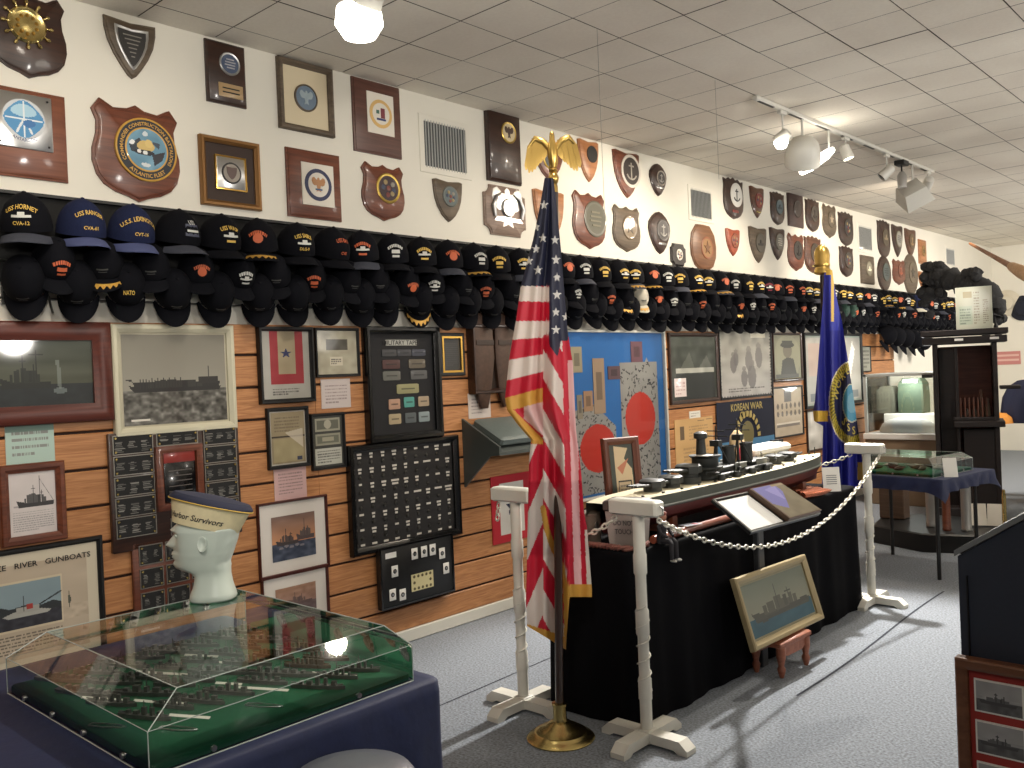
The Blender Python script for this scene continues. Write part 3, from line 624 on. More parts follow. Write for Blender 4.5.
for k in range(57):          # middle row, mostly tucked under the bills above
    y = 1.40+PITCH_*k; st = ['code', 'faint', 'ship', 'round', 'faint', 'faint'][(k*5) % 6]; th = [RTHREAD, WTHREAD, YTHREAD][k % 3]
    cm = DARKCAP; bm_ = DARKCAP; lb = 'black cap'; br = GBR if k in (1, 19, 27) else None
    if k == 20: cm = colm((190, 184, 168), .8); lb = 'white officer cap with gold-edged black band'; bm_ = cm; br = GBR
    if k in (38, 39): cm = colm((32, 60, 50), .9); lb = 'dark green cap'
    if k == 36: cm = colm((120, 30, 44), .9); lb = 'crimson cap'
    cap((XW+.105, y, 1.985), (0, random.uniform(.55, .8), random.uniform(-.6, 0)), '%s tucked in the middle row, %s from left' % (lb, ORD(k+1)), cm, bm_, st, th, None, None, br, .96)
for k in range(58):
    y = 1.30+PITCH_*k+random.uniform(-.02, .02); st = 'faint' if k != 2 else 'nato'; lb = 'black cap hanging bill down'; br = None
    if k == 2: lb = 'black cap lettered NATO hanging bill down'
    if k == 10: br = GBR; lb = 'black cap with gold braid hanging bill down'
    cap((XW+.085, y, 1.912+random.uniform(-.012, .008)), (0, random.uniform(1.15, 1.28), random.uniform(-.5, -.15)), '%s, %s from left in bottom row' % (lb, ORD(k+1)), DARKCAP, DARKCAP, st, YTHREAD, 'NATO' if k == 2 else None, None, br, .98)
# extra caps hanging below the far end of the rack, behind the blue flag
for k in range(5):
    p = atX(884+9*k, 336+1.5*k, XW+.14)
    cap((XW+.14, p[1], p[2]), (0, 1.2, .1), 'black cap in the low cluster under the far rack end, %s from left' % ORD(k+1), DARKCAP, DARKCAP, 'faint', YTHREAD, sc=1.15)
# ---------------------------------------------------------------- pictures on the slatwall
def c_darkship(w, h):
    c = Cv(w, h, (46, 50, 42)); c.grad((52, 58, 48), (74, 76, 60), 0, .68); c.noise(.08, 3, 12); c.rect(0, .68, 1, 1, (26, 32, 34)); c.noise(.05, 14, 14, (.68, 1))
    c.ship(.02, .55, .74, .5, (26, 30, 26), (34, 38, 32)); c.line(.4, .15, .4, .6, .012, (28, 28, 24)); c.line(.33, .22, .47, .22, .01, (28, 28, 24))
    c.poly([(.6, .3), (.64, .3), (.66, .75), (.62, .75)], (120, 128, 122), .7); c.ell(.64, .78, .07, .05, (120, 130, 128), .7); return c
def c_bwship(w, h):
    c = Cv(w, h, (134, 130, 118)); c.grad((126, 122, 110), (150, 146, 134), 0, .62); c.rect(0, .62, 1, 1, (92, 90, 84)); c.noise(.35, 20, 26, (.62, 1)); c.noise(.25, 40, 44, (.62, 1))
    c.poly([(.03, .5), (.08, .5), (.12, .63), (.92, .63), (.94, .54), (.1, .53)], (34, 33, 32)); c.ship(.05, .95, .64, .22, (32, 31, 30), (46, 45, 42), False)
    for k in range(26): x = .16+.027*k; c.line(x, .5+.02*math.sin(k*3), x, .6, .006, (40, 39, 36))
    c.rect(.72, .48, .92, .56, (40, 38, 36)); c.line(.82, .36, .82, .5, .008, (50, 48, 46)); c.rect(.06, .93, .24, .96, (220, 216, 206)); return c
sframe((-26, 322, 109, 424), 'dark reddish wood frame with gloomy ship painting, top left of the slatwall', wood('dark_red_frame', (74, 32, 24), (96, 44, 32)), .075, None, c_darkship, .045)
sframe((111, 325, 233, 433), 'big cream frame with black and white photo of a long low ship at sea', CREAM, .035, (196, 190, 168), c_bwship, .03, matw=.01, res=110)
def c_star(w, h):
    c = Cv(w, h, (170, 168, 160)); c.rect(.17, 0, .86, .78, (150, 36, 46)); c.rect(.33, 0, .7, .64, (160, 146, 118))
    cx, cy, r = .5, .33, .13; c.poly([(cx+(r if k % 2 == 0 else r*.4)*math.sin(k*PI/5), cy-(r if k % 2 == 0 else r*.4)*math.cos(k*PI/5)*.62) for k in range(10)], (34, 40, 84)); c.lines(.2, .84, .75, .95, 3); c.noise(.05, 6, 8); return c
sframe((257, 327, 312, 403), 'dark frame with a red-bordered service banner and one blue star', BLACK, .022, None, c_star, .03)
def c_badgedoc(w, h):
    c = Cv(w, h, (164, 158, 138)); c.rect(.22, .2, .76, .44, (70, 66, 56)); c.noise(.1, 10, 10); c.rect(.3, .6, .62, .8, (196, 188, 168)); c.lines(.34, .64, .58, .78, 3); return c
sframe((314, 328, 358, 377), 'small dark frame with grey badge on tan paper, right of the star banner', BLACK, .015, None, c_badgedoc, .02)
y, z, w, h = wallbox(363, 327, 437, 440, XS); t = thing('patch_display', 'tall black glazed display board of name tapes and coloured patches', 'display', (XS, y, z), WROT)
fill_frame(t, w, h, BLACKG, .04, (20, 20, 24), None, .05)
def tagchild(name, t, x, y_, w_, h_, c, zz=.013, r_=.006):
    q = MB(); q.bbox((x, y_, zz), (w_, h_, .004), colm(c, .8), .0018); return q
m = MB(); m.box((0, h*.36, .013), (w*.42, h*.05, .003), colm((176, 176, 168))); m.text('MILITARY TAPES', .035, BLACK, lambda a, b: (a*1.05, h*.36-.012+b, .0155)); m.build('title_strip', t)
pcs = [(-.17, .27, .19, .06, (74, 74, 76)), (.03, .27, .19, .06, (70, 70, 74)), (.23, .27, .19, .06, (72, 74, 84)), (-.15, .17, .23, .08, (84, 60, 58)), (.2, .17, .23, .08, (104, 96, 84)), (-.15, .07, .23, .08, (104, 104, 98)), (.22, .07, .23, .08, (92, 92, 92)),
 (.06, -.05, .3, .085, (150, 146, 108)), (-.13, -.18, .15, .09, (176, 140, 118)), (.07, -.17, .14, .09, (84, 152, 142)), (.27, -.17, .15, .09, (166, 148, 124)), (-.13, -.31, .16, .09, (170, 154, 124)), (.08, -.31, .15, .09, (88, 94, 96)), (.27, -.31, .15, .09, (136, 148, 150))]
for a, b, c_, d, cc in pcs:
    m = MB(); m.plate([(q*c_*w, p*d*h) for p, q in [(-.5, -.42), (-.42, -.5), (.42, -.5), (.5, -.42), (.5, .42), (.42, .5), (-.42, .5), (-.5, .42)]], [(0, 0), (0, .004), (.004, .005)], colm(cc, .85)); m.box((0, 0, .0055), (c_*w*.6, d*h*.14, .001), colm([int(v*.6) for v in cc])); o = m.build('cloth_patch', t); o.location = (a*w, b*h, .0125)
def c_dark(w, h): c = Cv(w, h, (52, 52, 52)); c.lines(.15, .15, .85, .85, 12, (70, 70, 70)); return c
t = sframe((438, 333, 463, 376), 'small black plaque frame with thin gold inner border', BLACK, .03, None, c_dark, .02); y, z, w, h = wallbox(438, 333, 463, 376, XS)
m = MB(); m.ring(w*.8, h*.84, [(0, .012), (0, .02), (.012, .02), (.012, .012)], GOLD); m.build('gold_border', t)
t = sframe((467, 325, 521, 393), 'dark brown shadow box holding brown leather holsters, beside the striped flag', DARKW, .03, (44, 30, 22), None, .06, 'shadow_box', 'display'); y, z, w, h = wallbox(467, 325, 521, 393, XS)
LEATH = mat('brown_leather', (74, 52, 40), .6, noise=.2, nscale=40)
for k, dx in enumerate((-.28, .12)):
    m = MB(); m.plate([(-.09, .28), (.08, .28), (.09, 0), (.05, -.2), (.02, -.3), (-.03, -.3), (-.07, -.2), (-.09, 0)], [(0, 0), (0, .02), (.015, .032)], LEATH); m.box((0, .1, .034), (.15, .03, .006), colm((50, 34, 26))); o = m.build('leather_holster', t); o.location = (dx*w, 0, .02)
def card(px, label, c, lines=5, name='note_card', col2=None, x=XS, cat='card'):
    y, z, w, h = wallbox(*px, x=x); cv = Cv(64, max(8, int(64*h/w)), c)
    if col2: cv.rect(0, 0, 1, col2[0], col2[1])
    cv.lines(.12, .18, .88, .86, lines, (110, 96, 96), .55, .4); m = MB(); m.raster(cv.img, -w/2, -h/2, w, h, .004); m.box((0, 0, .0018), (w, h, .0035), WHITE)
    o = m.build(name, None, 0); o.location = (x, y, z); o.rotation_euler = WROT; tag(o, label, cat); return o
card((5, 422, 54, 463), 'pale teal text card under the gloomy ship painting', (176, 200, 190), 4, col2=(.22, (112, 138, 128)))
card((321, 379, 350, 408), 'white text card under the small grey badge frame', (196, 184, 180), 6)
card((274, 466, 306, 499), 'pinkish text card under the two small document frames', (206, 170, 168), 7, col2=None)
card((468, 393, 490, 418), 'white card with pink lines under the leather holster box', (206, 196, 190), 5)
card((689, 411, 700, 418), 'tiny white label on the slatwall above the tan letter', (230, 226, 214), 2)
def c_bwphototext(w, h):
    c = Cv(w, h, (214, 206, 204)); c.noise(.04, 6, 6); c.rect(.1, .52, .95, .55, (170, 164, 164)); c.ship(.16, .96, .56, .34, (60, 58, 60), (90, 88, 88)); c.line(.66, .08, .66, .45, .014, (60, 58, 60)); c.line(.66, .12, .95, .5, .008, (90, 88, 88)); c.lines(.08, .62, .94, .94, 9, (120, 116, 116), .5, .35); return c
sframe((-2, 463, 64, 543), 'red-brown frame with pale ship photo above typed text, far left', REDW, .035, None, c_bwphototext, .03, res=80)
def c_gunboat(w, h):
    c = Cv(w, h, (196, 180, 158)); c.rect(.0, .17, .74, .7, (214, 200, 172)); c.rect(.02, .2, .72, .68, (140, 160, 168)); c.noise(.06, 5, 9)
    c.poly([(.02, .48), (.12, .42), (.22, .46), (.36, .44), (.5, .47), (.64, .44), (.72, .47), (.72, .54), (.02, .54)], (44, 48, 50)); c.line(.5, .46, .72, .36, .016, (40, 44, 46)); c.rect(.02, .53, .72, .68, (50, 50, 58)); c.noise(.12, 24, 30, (.53, .68))
    c.poly([(.14, .53), (.24, .5), (.5, .5), (.62, .53), (.58, .56), (.2, .56)], (176, 176, 168)); c.rect(.28, .46, .5, .52, (170, 168, 160)); c.rect(.38, .43, .44, .49, (170, 60, 54)); c.line(.35, .34, .35, .5, .008, (60, 60, 60))
    c.rect(.8, .38, .81, .56, (70, 74, 64)); c.ell(.805, .47, .016, .05, (80, 84, 72)); c.lines(.02, .73, .74, .94, 6, (90, 82, 72), .7, .45); return c
t = sframe((-34, 545, 104, 672), 'large black-framed poster headed YANGTZE RIVER GUNBOATS with coloured boat picture', BLACK, .022, (214, 204, 182), c_gunboat, .02, matw=.045, res=130, name='framed_poster')
y, z, w, h = wallbox(-34, 545, 104, 672, XS); m = MB(); m.text('YANGTZE   RIVER   GUNBOATS', .030, BLACK, lambda a, b: (a*1.12-.03, h*.34+b, .0105)); m.build('lettering', t, 0)
def c_plate(w, h, n, seed, dark=(20, 20, 21), ln=(176, 174, 166)):
    r_ = random.Random(seed); c = Cv(w, h, dark)
    for k in range(n):
        x = (k+.5)/n
        for i in range(r_.randint(5, 8)): y_ = .3+.08*i; q = .09+.05*r_.random(); c.rect(x-q, y_, x+q*r_.random(), y_+.045, ln, .35+.4*r_.random())
    return c
def nameboard(px, label, wm, cells, centre=None):
    y, z, w, h = wallbox(*px, x=XS); t = thing('memorial_board', label, 'plaque', (XS, y, z), WROT)
    m = MB(); m.bbox((0, 0, .0125), (w, h, .025), wm, .004); m.build('board', t)
    for k, (a, b, cw, ch, n) in enumerate(cells):
        q = MB(); W2, H2 = cw*w, ch*h; q.ring(W2, H2, [(0, .024), (0, .029), (.004, .029), (.004, .026)], colm((150, 146, 138), .4, 1)); q.raster(c_plate(48, max(8, int(48*H2/W2)), n, k).img, -W2/2+.004, -H2/2+.004, W2-.008, H2-.008, .028, painted('matt_engraving', .7, 0.))
        for i in (-1, 1):
            for j in (-1, 1): q.lathe([(.006, .028), (.005, .032)], BRASS, 8, (i*(W2/2-.012), j*(H2/2-.012), 0))
        o = q.build('engraved_plate', t, 0); o.location = (a*w, b*h, 0)
    return t, w, h
cells = [(-.33, .40-.175*k, .29, .165, 3) for k in range(5)]+[(.34, .41-.165*k, .27, .155, 3) for k in range(5)]+[(0, .42, .32, .12, 3), (.02, -.35, .2, .15, 1), (.28, -.41, .3, .13, 2)]
t, w, h = nameboard((108, 429, 238, 543), 'dark wood board of black engraved name plates around a red-brown central plaque', DARKW, cells)
m = MB(); m.ring(w*.36, h*.56, [(0, .025), (0, .045), (.01, .05), (.03, .046), (.032, .03)], REDW); m.bbox((0, -h*.04, .036), (w*.24, h*.34, .008), BLACKG, .002); m.bbox((0, h*.19, .036), (w*.24, h*.12, .008), colm((150, 60, 54), .3), .002)
for k in range(7): m.box((0, h*.06-k*h*.045, .0405), (w*.18, .004, .001), colm((90, 84, 80)))
m.M = Matrix.Identity(4); o = m.build('central_plaque', t); o.location = (0, h*.08, 0)
nameboard((131, 536, 216, 608), 'red-brown name plate board partly behind the mannequin head', REDW, [(-.3+.3*(k % 3)*1.0, .32-.32*(k//3), .27, .27, 2) for k in range(9)])
def c_paper(w, h):
    c = Cv(w, h, (150, 136, 108)); c.rect(0, .46, 1, .5, (60, 50, 44)); c.rect(.05, .52, .95, .97, (166, 154, 118)); c.noise(.06, 6, 8); c.lines(.1, .08, .85, .4, 5, (100, 88, 70), .5); c.poly([(.4, .4), (.95, .33), (.95, .72)], (206, 196, 178), .8); c.rect(.75, .88, .9, .96, (50, 56, 80)); return c
sframe((266, 407, 308, 468), 'small black frame with old yellowed documents, above the pinkish card', BLACK, .018, (190, 186, 176), c_paper, .02, matw=.008)
def c_dollar(w, h):
    c = Cv(w, h, (52, 52, 48)); c.rect(.08, .05, .92, .3, (146, 144, 126)); c.rect(.14, .09, .86, .26, (92, 92, 80)); c.ell(.5, .17, .12, .09, (160, 156, 138)); c.rect(.08, .35, .92, .58, (140, 138, 120)); c.rect(.14, .39, .86, .54, (100, 100, 86)); c.rect(.3, .42, .7, .5, (150, 146, 126)); c.rect(.06, .64, .94, .96, (178, 178, 166)); c.lines(.12, .67, .9, .93, 5); return c
sframe((310, 413, 344, 469), 'small black frame with two old banknotes, right of the yellowed documents', BLACK, .014, None, c_dollar, .02)
def c_sunsetships(w, h):
    c = Cv(w, h, (150, 110, 84)); c.grad((120, 96, 88), (196, 138, 96), 0, .62); c.noise(.08, 4, 9); c.rect(0, .62, 1, 1, (58, 66, 84)); c.noise(.2, 12, 16, (.6, 1)); c.ship(.08, .6, .66, .36, (62, 54, 54), (84, 70, 66)); c.ship(.55, .98, .6, .46, (78, 66, 66), (90, 78, 74), seed=4)
    for k in range(5): c.ell(.2+.12*k, .72-.03*(k % 2), .05, .03, (150, 140, 140), .7)
    return c
sframe((257, 499, 327, 574), 'dark frame, wide white mat and orange-sky warship painting', wood('thin_dark_red_frame', (60, 26, 22), (80, 36, 30)), .012, (214, 208, 200), c_sunsetships, .02, matw=.065, group=None)
def c_ship2(w, h):
    c = Cv(w, h, (140, 112, 96)); c.grad((160, 124, 100), (140, 108, 96), 0, .55); c.rect(0, .55, 1, 1, (96, 80, 80)); c.noise(.12, 10, 12); c.ship(.1, .9, .6, .4, (90, 72, 70), (104, 84, 78), seed=9); return c
sframe((261, 570, 328, 633), 'lower white-matted ship painting seen partly through the acrylic case', wood('thin_dark_red_frame', (60, 26, 22), (80, 36, 30)), .012, (214, 208, 200), c_ship2, .02, matw=.065)
# pin collection boards
y, z, w, h = wallbox(347, 440, 457, 546, XS); t = thing('pin_display', 'large glossy black display of small pins in nine columns of tiny labels', 'display', (XS, y, z), WROT)
fill_frame(t, w, h, BLACKG, .04, (30, 28, 28), None, .04); LBL = colm((206, 200, 190)); PIN = colm((90, 88, 84), .4, 1)
for i in range(9):
    for j in range(7):
        m = MB(); ww = random.uniform(.02, .034) if random.random() > .12 else .055
        m.box((0, .0, .002), (ww, .011, .001), LBL)
        if random.random() > .3: m.box((0, -.018, .002), (ww*.8, .011, .001), LBL)
        m.lathe([(.011, 0), (.009, .004), (.001, .005)], PIN, 10, (0, -.045, 0)); o = m.build('pin_and_label', t); o.location = ((-.40+.1*i)*w, (.41-.137*j)*h, .011)
y, z, w, h = wallbox(374, 540, 448, 600, XS); t = thing('coin_display', 'small black board with white square coin holders, low on the slatwall', 'display', (XS+.02, y, z), WROT)
m = MB(); m.bbox((0, 0, .015), (w, h, .035), BLACK, .003); m.ring(w, h, [(0, .03), (0, .036), (.01, .036), (.01, .03)], BLACKG); m.build('board', t)
for k, (a, b) in enumerate([(-.05, .3), (.08, .3), (.2, .3), (.33, .2), (.38, -.07), (-.32, .09), (-.36, -.28), (-.23, -.32)]):
    m = MB(); m.bbox((0, 0, .002), (.045, .062, .003), WHITE, .0008); m.lathe([(.013, .003), (.012, .005)], BLACK, 12); m.lathe([(.007, .004), (.006, .006)], SILVER, 10); o = m.build('coin_holder', t); o.location = (a*w, b*h, .034)
m = MB(); m.box((-.36*w, .36*h, .0345), (.14*w, .09*h, .002), WHITE); m.build('title_label', t)
m = MB(); m.box((0, 0, .002), (.3*w, .28*h, .003), colm((206, 196, 150)))
for i in range(5):
    for j in range(3):
        if j == 1 and 0 < i < 4: continue
        m.lathe([(.009, .003), (.008, .005)], colm((90, 80, 50)), 10, ((-.11+.055*i)*w, (.1-.1*j)*h, 0))
o = m.build('coin_sheet', t); o.location = (.04*w, -.18*h, .034)
def c_redflag(w, h):
    c = Cv(w, h, (176, 30, 44)); c.rect(.2, .12, .82, .88, (206, 202, 194)); cx, cy, r_ = .5, .48, .16; c.poly([(cx+(r_ if k % 2 == 0 else r_*.4)*math.sin(k*PI/5), cy-(r_ if k % 2 == 0 else r_*.4)*math.cos(k*PI/5)) for k in range(10)], (30, 34, 60)); return c
y, z, w, h = wallbox(491, 474, 530, 541, XS); m = MB(); m.raster(c_redflag(50, 60).img, -w/2, -h/2, w, h, .008, painted('painted_cloth', .8, 0)); m.box((0, 0, .0038), (w, h, .007), colm((176, 30, 44))); o = m.build('service_banner', None, 0); o.location = (XS, y, z); o.rotation_euler = WROT; tag(o, 'red-bordered white banner with dark star behind the left white post', 'banner')
# big blue framed display of two signed flags
y, z, w, h = wallbox(541, 330, 665, 497, XS); t = thing('flag_display', 'big white-framed bright blue display of two signed white flags with red discs', 'display', (XS, y, z), WROT)
m = MB(); m.ring(w, h, [(0, 0), (0, .03), (.004, .035), (.018, .035), (.02, .028), (.02, .01)], WPAINT); m.build('frame', t)
m = MB(); m.box((0, 0, .006), (w-.03, h-.03, .004), mat('bright_blue_board', (46, 120, 196), .5, coat=.3)); m.build('backing', t)
def sgn(w, h, disc, wedge=None):
    c = Cv(w, h, (170, 168, 162)); c.noise(.05, 6, 10); r_ = random.Random(w)
    for k in range(240):
        x, y_ = r_.random(), r_.random(); a = r_.random()*6; l = .03+.03*r_.random(); c.line(x, y_, x+l*math.cos(a), y_+l*math.sin(a)*.5, .013, (50, 50, 54), .85)
    c.ell(*disc, (214, 58, 44)); return c
def flagpiece(name, x0, x1, y0, y1, cv, clipfn=None):   # fractions of frame, from top left
    m = MB(); X0, X1 = -w/2+x0*w, -w/2+x1*w; Y1, Y0 = h/2-y0*h, h/2-y1*h
    m.raster(cv.img, X0, Y0, X1-X0, Y1-Y0, .010); m.build(name, t, 0)
flagpiece('signed_flag', .60, .93, .2, .97, sgn(60, 120, (.5, .46, .4, .215)))
cv = sgn(61, 110, (.62, .5, .36, .27)); cv.poly([(0, 0), (1.01, 0), (1.01, .28), (.75, .12), (.55, 0), (.3, .04), (0, .1)], (46, 120, 196)); flagpiece('signed_flag', .16, .55, .44, .97, cv)
for a, b, c_, d, cc in ((.22, .3, .1, .25, (180, 168, 140)), (.30, .37, .36, .48, (190, 150, 116)), (.38, .47, .17, .5, (186, 158, 130)), (.7, .8, .07, .2, (130, 90, 100)), (.5, .6, .22, .3, (110, 84, 90)), (.25, .29, .38, .52, (160, 150, 130))):
    m = MB(); m.box((0, 0, .002), ((b-a)*w, (d-c_)*h, .003), colm(cc, .6)); m.box((0, 0, .0036), ((b-a)*w*.5, (d-c_)*h*.5, .001), colm([int(v*.75) for v in cc])); o = m.build('paper_print', t); o.location = (-w/2+(a+b)/2*w, h/2-(c_+d)/2*h, .010)
cv = Cv(30, 60, (178, 174, 166)); cv.poly([(0, 1), (.5, 0), (1, 1)], (178, 174, 166)); m = MB(); m.add([(-.05*w, -.05*h, .0095), (.1*w, -.05*h, .0095), (.04*w, .1*h, .0095)], [(0, 1, 2)], colm((178, 174, 166))); o = m.build('flag_point', t, 0); o.location = (.3*w-.0*w, .35*h-.12*h, .0)
m = MB(); m.add([(-w/2+.02, -h/2+.02, .03), (w/2-.02, -h/2+.02, .03), (w/2-.02, h/2-.02, .03), (-w/2+.02, h/2-.02, .03)], [(0, 1, 2, 3)], glass('picture_glass', (252, 252, 252), .6, .0)); m.build('glass', t, 0)
# right-hand pictures
def c_crowd(w, h):
    c = Cv(w, h, (70, 72, 64)); c.grad((60, 66, 58), (50, 52, 48)); c.rect(.1, .5, .95, .58, (170, 170, 160)); c.noise(.15, 12, 10); c.poly([(.2, .5), (.4, .25), (.5, .5)], (120, 122, 114), .5); c.poly([(.6, .5), (.78, .3), (.9, .5)], (126, 126, 118), .5); c.rect(.1, .6, .95, 1, (40, 42, 40)); c.rect(.05, .66, .3, .95, (226, 210, 206)); c.lines(.08, .7, .28, .92, 4, (180, 140, 140)); return c  # white glare on this picture is painted into its colours
sframe((668, 333, 717, 403), 'dark brown frame, dim photo with white glare and small white card in its corner', DARKW, .03, None, c_crowd, .025)
def c_fig(w, h):
    c = Cv(w, h, (168, 166, 158)); c.grad((150, 148, 138), (176, 172, 168)); c.noise(.14, 9, 12)
    for x, y_, s_ in ((.25, .5, .1), (.3, .42, .08), (.55, .45, .12), (.75, .4, .12), (.6, .7, .14), (.45, .72, .1)): c.ell(x, y_, s_*.6, s_*1.4, (100, 96, 96), .75); c.ell(x, y_-s_*1.5, s_*.4, s_*.4, (120, 116, 112), .8)
    c.rect(.6, .02, .9, .1, (226, 220, 200)); c.lines(.15, .86, .85, .94, 2)
    for k in range(20): c.ell(.02+.05*k, .99, .012, .012, (40, 40, 40)); c.ell(.99, .02+.05*k, .012, .012, (40, 40, 40)); c.ell(.01, .02+.05*k, .012, .012, (40, 40, 40))
    return c
sframe((718, 330, 771, 398), 'black frame with stamp-edged pale picture of grey figures', BLACK, .018, None, c_fig, .02, res=90)
def c_officer(w, h):
    c = Cv(w, h, (130, 130, 110)); c.ell(.5, .5, .5, .52, (140, 140, 118)); c.poly([(.2, 1), (.3, .58), (.5, .5), (.72, .55), (.85, 1)], (44, 46, 44)); c.ell(.5, .35, .17, .17, (104, 98, 84)); c.ell(.5, .22, .26, .07, (40, 42, 40)); c.rect(.3, .12, .7, .22, (52, 54, 50)); c.rect(.04, .9, .9, 1, (70, 70, 64)); return c
sframe((772, 333, 801, 381), 'dark frame with portrait of an officer in a peaked cap', DARKW, .022, (170, 166, 142), c_officer, .02, matw=.006)
def c_group(w, h):
    c = Cv(w, h, (190, 174, 152)); c.rect(.38, .06, .62, .3, (110, 104, 104))
    for k in range(12): c.ell(.15+.15*(k % 6), .38+.16*(k//6), .04, .06, (110, 100, 92))
    c.rect(.08, .72, .92, .8, (226, 216, 200)); c.rect(.1, .76, .9, .82, (130, 120, 112)); c.noise(.05, 9, 12); return c
sframe((772, 386, 802, 437), 'black frame with tan sheet of small portraits, below the officer portrait', BLACK, .016, None, c_group, .02)
def c_mapd(w, h):
    c = Cv(w, h, (166, 164, 156)); c.noise(.06, 3, 3); c.rect(.04, .1, .35, .6, (180, 160, 150)); c.rect(.05, .85, .95, .97, (110, 116, 118)); c.poly([(.7, .7), (.85, .05), (.9, .2), (.78, .75)], (226, 222, 214)); c.noise(.05, 10, 10); return c
sframe((803, 333, 861, 406), 'large black-framed grey sheet behind the blue flag', BLACK, .03, (150, 160, 150), c_mapd, .03, matw=.02)
sframe((861, 346, 870, 372), 'tiny framed card right of the blue flag', BLACK, .012, None, lambda w, h: Cv(w, h, (150, 152, 140)).lines(.1, .1, .9, .9, 5), .015)
sframe((806, 409, 824, 451), 'narrow reddish frame with pale photo partly behind the blue flag', DARKW, .02, None, lambda w, h: Cv(w, h, (180, 176, 168)).noise(.3, 4, 5), .02)
# war banner
y, z, w, h = wallbox(716, 400, 773, 470, XS); t = thing('veterans_banner', 'dark blue wall banner lettered KOREAN WAR CV-45 above a pale blue band', 'banner', (XS, y, z), WROT)
m = MB(); NV = mat('banner_navy', (20, 24, 44), .8); LB = mat('banner_light_blue', (70, 120, 158), .7)
m.grid(lambda u, v: ((u-.5)*w, -.06*h+v*.56*h, .012+.008*math.sin(u*9)), 24, 4, NV); m.grid(lambda u, v: ((u-.5)*w, -.5*h+v*.44*h, .012+.008*math.sin(u*9)), 24, 4, LB); m.build('cloth', t)
m = MB(); tt = lambda s_, yy: (lambda a, b: (a, yy+b, .0125+.008*math.sin((a/w+.5)*9)+.0025)); YB_ = colm((176, 156, 90))
m.text('KOREAN WAR', w*.085, YB_, tt(0, h*.36)); m.text('CV-45', w*.085, YB_, tt(0, h*.24)); 
for q_ in range(11): an_ = (q_-5)*.3; m.box((w*.2*math.sin(an_), w*.2*math.cos(an_)-.02, .022), (w*.035, w*.05, .002), YB_, (0, 0, -an_))
m.lathe([(w*.11, 0), (w*.105, .003)], colm((110, 100, 60)), 20, (0, .01, .02))
m.build('lettering', t, 0)
# tan letter leaning
y, z, w, h = wallbox(675, 418, 713, 474, XS); cv = Cv(56, 80, (206, 166, 112)); cv.noise(.06, 5, 6); cv.rect(.13, .12, .24, .36, (110, 90, 70)); cv.line(.6, .06, .98, .04, .01, (120, 100, 70)); cv.lines(.2, .5, .85, .9, 6, (150, 120, 84), .5); cv.lines(.35, .12, .85, .4, 5, (150, 120, 84), .5)
m = MB(); m.raster(cv.img, -w/2, -h/2, w, h, .0055); m.box((0, 0, .0025), (w, h, .005), colm((206, 166, 112))); o = m.build('letter_panel', None, 0); o.location = (XS, y, z); o.rotation_euler = WROT; tag(o, 'tan antique letter panel between the blue flag display and the navy banner', 'letter')
# grey binder shelf on brackets
t = thing('wall_shelf', 'dark grey sloped wall shelf with pointed side panels behind the striped flag', 'shelf', (XS, 4.06, 1.06)); SG = mat('slate_laminate', (70, 76, 74), .5)
for dy in (-.34, .34):
    m = MB(); m.loft([[(p, dy+s, q) for p, q in [(0, .16), (.30, .0), (.30, -.05), (.22, -.06), (0, -.25)]] for s in (-.008, .008)], SG); m.build('side_panel', t)
m = MB(); m.loft([[(p, s, q) for p, q in [(0, .12), (.29, -.035), (.29, -.055), (0, .1)]] for s in (-.33, .33)], SG); m.build('sloped_board', t)
b = MB(); b.bbox((.16, -.08, .075), (.26, .44, .055), mat('binder_grey', (104, 114, 112), .5, noise=.05, nscale=60), .012, (0, .47, 0)); o = b.build('ring_binder'); o.location = t.location; tag(o, 'grey-green ring binder lying on the sloped wall shelf', 'binder')
# ---------------------------------------------------------------- draped tables
def drape(name, label, x0, x1, y0, y1, zt, z0, m, amp=.012, n=300, parent=None, cr=.05, freq=34, flare=.03):
    # tablecloth: top + skirt with soft pleats, walked around the rounded rectangle
    P = []
    cxs = [(x1-cr, y0+cr, -R90), (x1-cr, y1-cr, 0), (x0+cr, y1-cr, R90), (x0+cr, y0+cr, PI)]
    for cx, cy, a0 in cxs:
        for k in range(9): a = a0+k*R90/8; P.append((cx+cr*math.cos(a), cy+cr*math.sin(a), math.cos(a), math.sin(a)))
    Q = []; tot = 0; L = len(P)
    for i in range(L):
        p, q = P[i], P[(i+1) % L]; d = math.hypot(q[0]-p[0], q[1]-p[1]); k = max(1, int(d/.022))
        for j in range(k): t_ = j/k; nx, ny = p[2]*(1-t_)+q[2]*t_, p[3]*(1-t_)+q[3]*t_; l = math.hypot(nx, ny) or 1; Q.append((p[0]+(q[0]-p[0])*t_, p[1]+(q[1]-p[1])*t_, nx/l, ny/l, tot+d*t_))
        tot += d
    rings = []
    for e, zz in ((-.03, zt), (-.006, zt-.0005), (0, zt-.006), (.003, zt-.03), (.2, zt-.15), (.5, zt-(zt-z0)*.55), (1, z0+.004)):
        rg = []
        for (x, y, nx, ny, s) in Q:
            if e <= 0: o = e
            else: o = .003+flare*e+amp*min(1, e*3)*(math.sin(s*freq*.5+1.3*math.sin(s*3.1))+.5*math.sin(s*freq*1.1+2*math.sin(s*1.7)))
            rg.append((x+nx*o, y+ny*o, zz))
        rings.append(rg)
    b = MB(); b.loft(rings[::-1], m, cap=True)
    b.f.pop(-2); b.m.pop(-2)
    o = b.build(name, parent, 60)
    if label: tag(o, label, 'tablecloth')
    return o
TZ = .718
